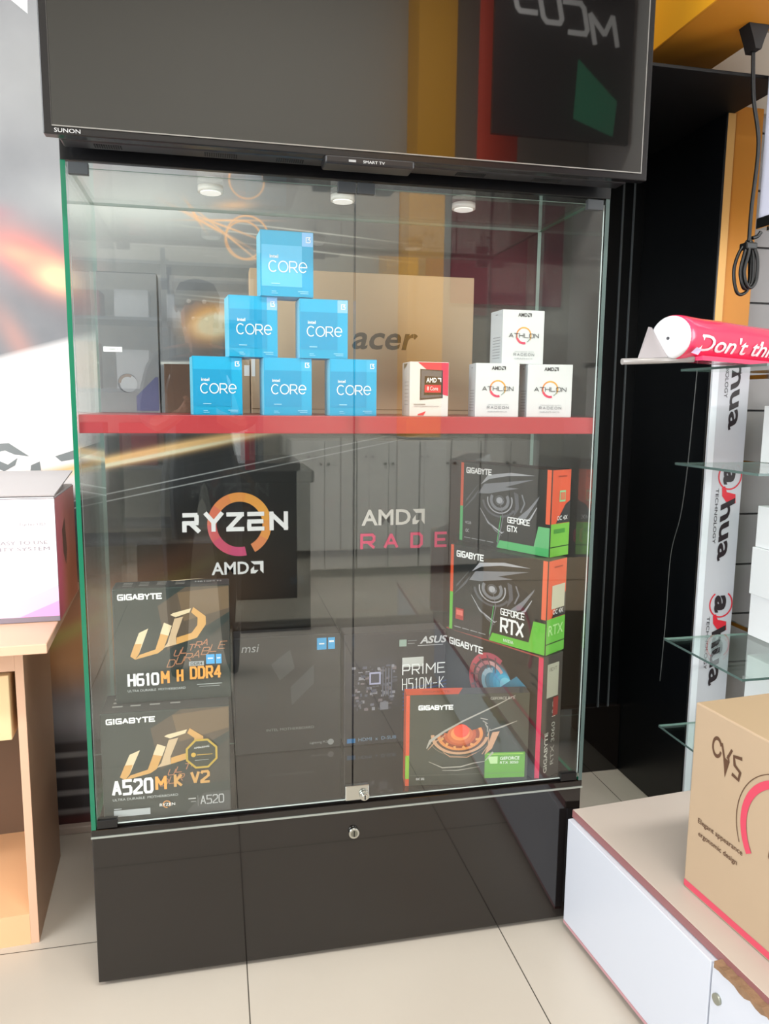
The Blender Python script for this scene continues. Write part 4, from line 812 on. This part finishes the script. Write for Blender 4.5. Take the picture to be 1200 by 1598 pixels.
# ================================================================== RIGHT: BANNER, GLASS SHELVES AND THEIR GOODS
bn = MB().box(0, 0.1175, 0, 0.008, -0.30, 1.07, mat('c2c3cc', 0.4), {'left': mat('e8ecf4', 0.4)}, bev=0.001).build('advertising_board', None, (1.604, 0.326, 0.30)); 
bn.location = (1.604, 0.3235, 0.305)
tag(bn, 'tall narrow white board with dahua lettering turned sideways, behind the glass shelves', 'sign')
p = Print(0.1175, 1.07, False); p.rect(0.0, 0.002, 0.17, 1.275, ink('e4e9f2')); p.build('pale_edge', bn)
p = Print(0.1175, 1.07); p.lay = 3; DKB = ink('2c2428'); RDB = ink('d42a3a')
for v0 in (-0.045, 0.268, 0.615):
    if v0 < 0:
        p.vtext('hua', 0.50, 0.035, 0.86, 0.185, DKB, 0.025, shear=-0.12); p.vtext('NOLOGY', 0.34, 0.02, 0.43, 0.10, DKB, 0.0)
        continue
    p.arc(0.66, v0+0.035, 0.034, 0.038, -235, 55, RDB, n=40, sy=1.05)
    p.vtext('a', 0.48, v0+0.010, 0.80, v0+0.058, DKB, 0.04)
    p.poly([(0.46, v0+0.066), (0.54, v0+0.062), (0.60, v0+0.078), (0.84, v0+0.084), (0.86, v0+0.108), (0.60, v0+0.104), (0.48, v0+0.088)], RDB)
    p.vtext('hua', 0.46, v0+0.112, 0.84, v0+0.265, DKB, 0.025, shear=-0.12)
    p.vtext('TECHNOLOGY', 0.30, v0+0.068, 0.38, v0+0.215, DKB, 0.0)
p.build('lettering', bn)
def gshelf(z, label, x1=2.3):
    o = MB().box(1.45, x1, -0.083, 0.238, z, z+0.006, SHELFGLASS, {'front': mat('35504c', 0.2), 'left': mat('5a6e6a', 0.2), 'right': EDGE2, 'back': mat('7c9690', 0.2)}).build('glass_shelf')
    tag(o, label, 'shelf', 'glass shelves on the right'); 
    for x0 in (1.755, 2.20): MB().box(x0, x0+0.010, 0.20, 0.40, z-0.012, z, CHROME, bev=0.001).build('bracket', o)
    return o
gshelf(1.333, 'glass shelf carrying the pink banner roll, uppermost of four')
gshelf(1.0905, 'glass shelf just below the one with the pink roll')
gshelf(0.612, 'glass shelf level with the top of the brown carton, third of four from above')
gshelf(0.363, 'lowest glass shelf, half hidden behind the brown carton')
# goods on the shelves
WB = mat('eef0f2', 0.45); 
def wbox(z, h, x0, label, y0=0.0, d=0.225):
    o = carton('white_product_box', 0.30, d, h, (x0, y0, z), 0, WB, None, label, 'box', 'white boxes on the glass shelves', bev=0.0015)
    p = Print(0.30, h); p.line([(0.04, 0.06), (0.04, 0.94), (0.5, 0.94)], 0.0012, ink('9aa0a8')); p.rect(0.12, 0.30, 0.45, 0.38, ink('b4b9c0')); p.build('printed_frame', o); return o
wbox(0.6182, 0.117, 1.700, 'white product box resting on the third glass shelf, lower of the two in view')
wbox(0.7360, 0.130, 1.694, 'white product box stacked on another above the third glass shelf')
wbox(0.8668, 0.112, 1.702, 'white product box just under the second glass shelf')
wbox(0.3692, 0.19, 1.704, 'white product box on the lowest glass shelf, behind the carton')
wbox(1.0970, 0.150, 1.697, 'white product box standing on the second glass shelf, below the pink roll')
# pink banner roll
RX, RY, RZ = 1.206, -0.085, 1.3400
rl = empty('banner_roll', (RX, RY, RZ), math.radians(27)); tag(rl, 'thick pink roll of printed banner in clear plastic lying on the top glass shelf', 'roll')
PKR = mat('e2325c', 0.25, 0.6, bump=0.6, bscale=14, coat=0.5)
rad = 0.047
prof = [(rad*0.5, 0.004), (rad*0.93, 0.006), (rad*1.0, 0.012), (rad*1.03, 0.03), (rad*1.0, 0.10), (rad*1.015, 0.2), (rad*0.99, 0.33), (rad*1.01, 0.46), (rad, 0.70)]
MB().lathe(prof, (0, 0, rad), PKR, 'X', 48).build('roll_body', rl)
MB().lathe([(rad*0.2, -0.004), (rad*0.75, -0.003), (rad*0.9, 0.0), (rad*0.96, 0.006), (rad*0.965, 0.010)], (0, 0, rad), mat('d4d4d8', 0.35), 'X', 40).cyl((-0.0052, 0, rad-0.002), 0.0035, 0.002, mat('3a3a40', 0.5), 'X', 12).build('end_cap', rl)
fl = MB(); fl.prism([(0.05, 0.010), (0.02, 0.0), (-0.052, 0.0), (-0.050, 0.010), (-0.02, 0.006), (0.02, 0.004)], 0.05, 0.70, mat('d63c66', 0.25, coat=0.5), 'X'); fl.build('loose_edge', rl)
RODM = mat('918d8b', 0.25, 0.6)
MB().tube([(-0.092, 0.050, -0.005), (-0.02, 0.012, -0.0015), (0.05, -0.030, 0.003)], 0.0065, RODM, 10).build('hanging_rod', rl)
m_ = MB(); PLF = glass('plastic_film', (0.86, 0.85, 0.87, 1), 0.20, 0.15)
m_.poly([(-0.060, 0.034, 0.002), (-0.004, -0.002, 0.006), (-0.003, 0.040, 0.070), (-0.004, 0.048, 0.072)], mat('8d888b', 0.25, 0.6)); m_.build('plastic_wrap', rl); m_ = MB(); m_.poly([(0.004, -0.049, 0.014), (0.030, -0.0505, 0.010), (0.045, -0.050, 0.022), (0.024, -0.0505, 0.026)], mat('b9a6c6', 0.2, 0.6)); m_.build('plastic_wrap', rl)
# lettering wrapped round the roll
vs, fs = textmesh("Don't think", 0.012); bm = bmesh.new(); V = []
for a, b_ in vs:
    xx = 0.040+a*0.42+b_*0.010; th = math.radians(-34+44*b_)      # angle above the horizontal at the camera side
    V.append(bm.verts.new((xx, -rad*1.045*math.cos(th), rad+rad*1.045*math.sin(th))))
for f in fs:
    try: bm.faces.new([V[k] for k in f])
    except ValueError: pass
me = bpy.data.meshes.new('lettering'); bm.to_mesh(me); bm.free(); link('lettering', me, rl, [ink('e6d6dc')])
# hanging cable bundle, fixture and power box
o = MB().box(0, 0.4, 0, 0.06, 0, 0.45, mat('d8dcf0', 0.4), bev=0.006).build('light_box', None, (1.552, 0.06, 1.690)); tag(o, 'pale lilac plastic panel hanging at the upper right beside the cable', 'panel')
MB().box(0.0, 0.12, -0.004, 0.064, -0.022, 0.004, CHROME, bev=0.003).cyl((0.02, 0.03, -0.03), 0.012, 0.02, CHROME).build('metal_clip', o)
CB = mat('060607', 0.45)
cb = empty('power_cable', (1.51, 0.09, 1.55)); tag(cb, 'black power cable coiled and tied, hanging from the ceiling beside the orange column', 'cable')
m_ = MB(); m_.tube(catmull([(-0.024, 0.0, 0.50), (-0.014, 0.0, 0.40), (0.008, 0.0, 0.30), (0.002, 0, 0.16), (-0.002, -0.005, 0.08)], 10), 0.0045, CB); m_.build('cord', cb)
cr = random.Random(11)
for k in range(6):
    wl = cr.uniform(0.012, 0.026); zb_ = cr.uniform(-0.036, -0.006); xo = cr.uniform(-0.014, 0.006) if k < 4 else cr.uniform(0.006, 0.016); yo = -0.012+0.005*k
    loop = [(0.001, yo*0.4, 0.085), (xo-wl*0.55, yo, 0.055), (xo-wl, yo, 0.012), (xo-wl*0.6, yo-0.002, zb_), (xo+wl*0.2, yo, zb_-0.006), (xo+wl*0.95, yo+0.002, zb_+0.014), (xo+wl*0.75, yo, 0.045), (0.003, yo*0.4, 0.082)]
    MB().tube(catmull(loop, 8), 0.0040, CB).build('cord_loop', cb)
MB().box(-0.014, 0.016, -0.014, 0.014, 0.062, 0.078, CB, bev=0.003).build('cable_tie', cb)
MB().tube(catmull([(0.01, 0, 0.09), (0.024, 0, 0.095), (0.032, 0, 0.105)], 8), 0.0045, CB).build('cord_end', cb)
o = MB().prism([(-0.024, 0.052), (0.030, 0.052), (0.018, 0.02), (0.012, 0.0), (-0.003, 0.0), (-0.010, 0.02)], -0.018, 0.018, mat('100e0f', 0.6), 'Y').build('socket_box', None, (1.482, 0.09, 2.0475)); tag(o, 'dark plastic socket box under the ceiling from which the cable hangs', 'socket')
# ================================================================== THE REST OF THE SHOP (seen in the reflections)
ctr = empty('service_counter', (0.57, -2.75, 0)); tag(ctr, 'dark counter standing opposite the display cabinet', 'counter')
MB().box(-0.19, 0.19, -0.22, 0.24, 0, 0.82, mat('121214', 0.5), bev=0.004).build('counter_body', ctr)
MB().box(-0.22, 0.21, -0.26, 0.27, 0.82, 0.885, mat('1a1a1d', 0.5), bev=0.01).build('counter_top', ctr)
o = carton('product_box', 0.05, 0.08, 0.20, (0.42, -2.62, 0.8855), 0, mat('b8384a', 0.5), None, 'red box standing on the dark counter', 'box')
for k in range(4):
    x0 = 0.78+k*0.46
    c_ = empty('storage_cupboard', (x0, -3.95, 0)); tag(c_, ('white floor cupboard, number %s along the far wall' % ('one', 'two', 'three', 'four', 'five')[k]), 'cupboard', 'white cupboards along the far wall')
    MB().box(0, 0.455, -0.20, 0.2, 0.06, 0.98, mat('c9c7c2', 0.5)).build('cupboard_body', c_)
    for j in (0, 1):
        d_ = MB().box(0.004+j*0.226, 0.226+j*0.226, 0.2, 0.216, 0.07, 0.975, mat('d0cec9', 0.45), bev=0.002).build('door', c_)
        MB().cyl((0.20+j*0.055, 0.216, 0.82), 0.010, 0.02, mat('55504a', 0.4), 'Y', 12).build('knob', d_)
struct(MB().box(1.62, 1.88, -4.149, -3.85, 1.0, ZC, mat('e0a020', 0.6)).build('wall_pillar'))
ps = MB().box(0, 0.9, 0, 0.012, 0, 0.75, mat('8e2c42', 0.5)).build('wall_poster', None, (2.02, -4.14, 2.0)); tag(ps, 'maroon poster on the far wall beside the yellow pillar', 'poster')
ps = MB().box(0, 0.28, 0, 0.012, 0, 1.3, mat('d8442c', 0.5)).build('hanging_banner', None, (2.0, -3.75, 2.8)); tag(ps, 'orange red banner hanging before the far wall', 'banner')
sg = MB().box(0, 0.95, 0, 0.03, 0, 1.3, mat('181819', 0.5)).build('shop_sign', None, (2.02, -3.55, 2.95)); tag(sg, 'black sign with pale letters high on the far side of the shop', 'sign')
p = Print(0.95, 1.3); stroke(p, 'MC0S', 0.10, 0.40, 0.86, 0.56, ink('e0e0e0'), 0.032, 0.4, 0.2, 0.14); p.poly([(0.1, 0.8), (0.4, 0.62), (0.42, 0.9), (0.12, 0.97)], ink('2f8060')); o = p.build('lettering', sg); o.rotation_euler = (0, 0, math.pi); o.location = (0.95, 0.03, 0)
rk = empty('goods_rack', (-0.6, -3.8, 0)); tag(rk, 'grey steel rack with goods on the far wall', 'rack')
m_ = MB()
for x0 in (-0.1, 0.55, 1.15):
    for y0 in (-0.25, 0.15): m_.box(x0, x0+0.03, y0, y0+0.03, 0, 2.2, mat('5c6066', 0.4))
m_.build('posts', rk)
for z in (0.3, 0.8, 1.3, 1.75, 2.1): MB().box(-0.1, 1.18, -0.25, 0.18, z, z+0.02, mat('6a6e74', 0.4)).build('rack_shelf', rk)
rr_ = random.Random(5); cols = ('d8dadc', 'b8bcc0', '4c5660', 'c8a070', '8a3038', '2c3a4c')
names = 'first second third fourth fifth sixth seventh eighth ninth tenth eleventh twelfth'.split(); n_ = 0
for z in (0.82, 1.32, 1.77):
    for k in range(4):
        w_ = rr_.uniform(0.16, 0.24); h_ = rr_.uniform(0.16, 0.32); c_ = rr_.choice(cols)
        o = carton('stock_carton', w_, 0.25, h_, (-0.66+k*0.31, -3.98, z+0.0003), 0, mat(c_, 0.5), None, 'stock carton on the steel rack, %s counted from the lowest shelf' % names[n_], 'carton', 'stock cartons on the rack'); n_ += 1
o = MB().box(-1.1, 1.1, -0.22, 0.22, 0, 0.05, mat('e8e8e4', 0.5), {'bottom': mat('fff8ee', 0.4, emit=2.5)}, bev=0.003).build('added_lamp_panel', None, (0.9, -2.3, 4.235)); tag(o, 'long white lamp panel added under the ceiling, out of view', 'lamp')  # unseen glowing panel, added to go with the overhead fill
# ---- the person taking the photograph (seen only as a reflection)
def person():
    me = bpy.data.meshes.new('person'); J = [((0, 0, 0.95), .14, .11), ((0, 0, 1.12), .135, .10), ((0, 0, 1.30), .165, .11), ((0, 0, 1.43), .11, .08), ((0, 0.01, 1.49), .052, .052), ((0, 0.02, 1.55), .07, .08), ((0, 0.03, 1.64), .085, .10), ((0, 0.02, 1.71), .06, .07)]
    E_ = [(0, 1), (1, 2), (2, 3), (3, 4), (4, 5), (5, 6), (6, 7)]
    for s in (-1, 1):
        b0 = len(J); J += [((s*0.17, 0, 1.42), .065, .065), ((s*0.23, 0.02, 1.18), .048, .048), ((s*0.15, 0.21, 1.14), .036, .036), ((s*0.065, 0.315, 1.195), .026, .022), ((s*0.045, 0.345, 1.225), .024, .016)]; E_ += [(3, b0), (b0, b0+1), (b0+1, b0+2), (b0+2, b0+3), (b0+3, b0+4)]
        for q in range(4):
            f0_ = len(J); zz = 1.205+0.017*q; J += [((s*0.040, 0.352, zz), .0085, .0085), ((s*0.052, 0.372, zz+0.002), .008, .008), ((s*0.040, 0.388, zz+0.003), .007, .007)]; E_ += [(b0+4, f0_), (f0_, f0_+1), (f0_+1, f0_+2)]
        t0 = len(J); J += [((s*0.030, 0.340, 1.215), .010, .010), ((s*0.018, 0.352, 1.225), .008, .008)]; E_ += [(b0+4, t0), (t0, t0+1)]
        l0 = len(J); J += [((s*0.10, 0, 0.88), .095, .10), ((s*0.115, 0.015, 0.50), .062, .065), ((s*0.12, -0.01, 0.11), .040, .045), ((s*0.125, 0.09, 0.05), .040, .032), ((s*0.13, 0.16, 0.035), .034, .022)]; E_ += [(0, l0), (l0, l0+1), (l0+1, l0+2), (l0+2, l0+3), (l0+3, l0+4)]
    me.from_pydata([j[0] for j in J], E_, []); o = bpy.data.objects.new('person', me); COL.objects.link(o)
    m = o.modifiers.new('skin', 'SKIN'); sv = me.skin_vertices[0].data
    for k, j in enumerate(J): sv[k].radius = (j[1], j[2])
    sv[0].use_root = True
    s_ = o.modifiers.new('sub', 'SUBSURF'); s_.levels = 1; s_.render_levels = 1
    m = bpy.data.materials.new('person_colours'); m.use_nodes = True; nt = m.node_tree; b = nt.nodes['Principled BSDF']
    tc = nt.nodes.new('ShaderNodeTexCoord'); sp = nt.nodes.new('ShaderNodeSeparateXYZ'); nt.links.new(tc.outputs['Object'], sp.inputs[0])
    x, y, z = (E(nt, sp.outputs[i]) for i in range(3))
    c = mixc(nt, z.step(0.93, 0.01), rgb('24262c'), rgb('14161a')); c = mixc(nt, z.step(1.475, 0.005).op('MAXIMUM', y.step(0.17, 0.005)), c, rgb('8a5a44')); c = mixc(nt, z.step(0.07, 0.01), rgb('101012'), c)
    nt.links.new(c, b.inputs['Base Color']); b.inputs['Roughness'].default_value = 0.7
    me.materials.append(m); o.location = (0.20, -2.00, 0)
    tag(o, 'person in dark shirt and trousers holding a phone up in front', 'person')
    h = MB(); h.lathe([(0.02, 0.0), (0.075, -0.02), (0.098, -0.07), (0.095, -0.12), (0.06, -0.16)], (0, 0.005, 1.775), mat('0a0808', 0.7), 'Z', 24); h.build('hair', o)
    f = MB()
    for s in (-1, 1): f.lathe([(0.003, -0.004), (0.009, 0), (0.003, 0.004)], (s*0.032, 0.128, 1.665), mat('e8e0d8', 0.4), 'Y', 12)
    f.lathe([(0.004, 0.0), (0.012, 0.006), (0.014, 0.018), (0.006, 0.022)], (0, 0.118, 1.635), mat('8a5a44', 0.6), 'Y', 12); f.box(-0.022, 0.022, 0.112, 0.122, 1.596, 1.602, mat('6a3030', 0.6), bev=0.002)
    for s in (-1, 1): f.lathe([(0.004, -0.01), (0.02, 0), (0.004, 0.01)], (s*0.088, 0.02, 1.645), mat('8a5a44', 0.6), 'X', 12)
    f.build('face', o)
person()
o = MB().box(-0.038, 0.038, -0.0045, 0.0045, -0.08, 0.08, mat('15161a', 0.2), bev=0.003).build('smartphone', None, (0.235, -1.612, 1.225)); tag(o, 'dark smartphone held upright by the person', 'phone')
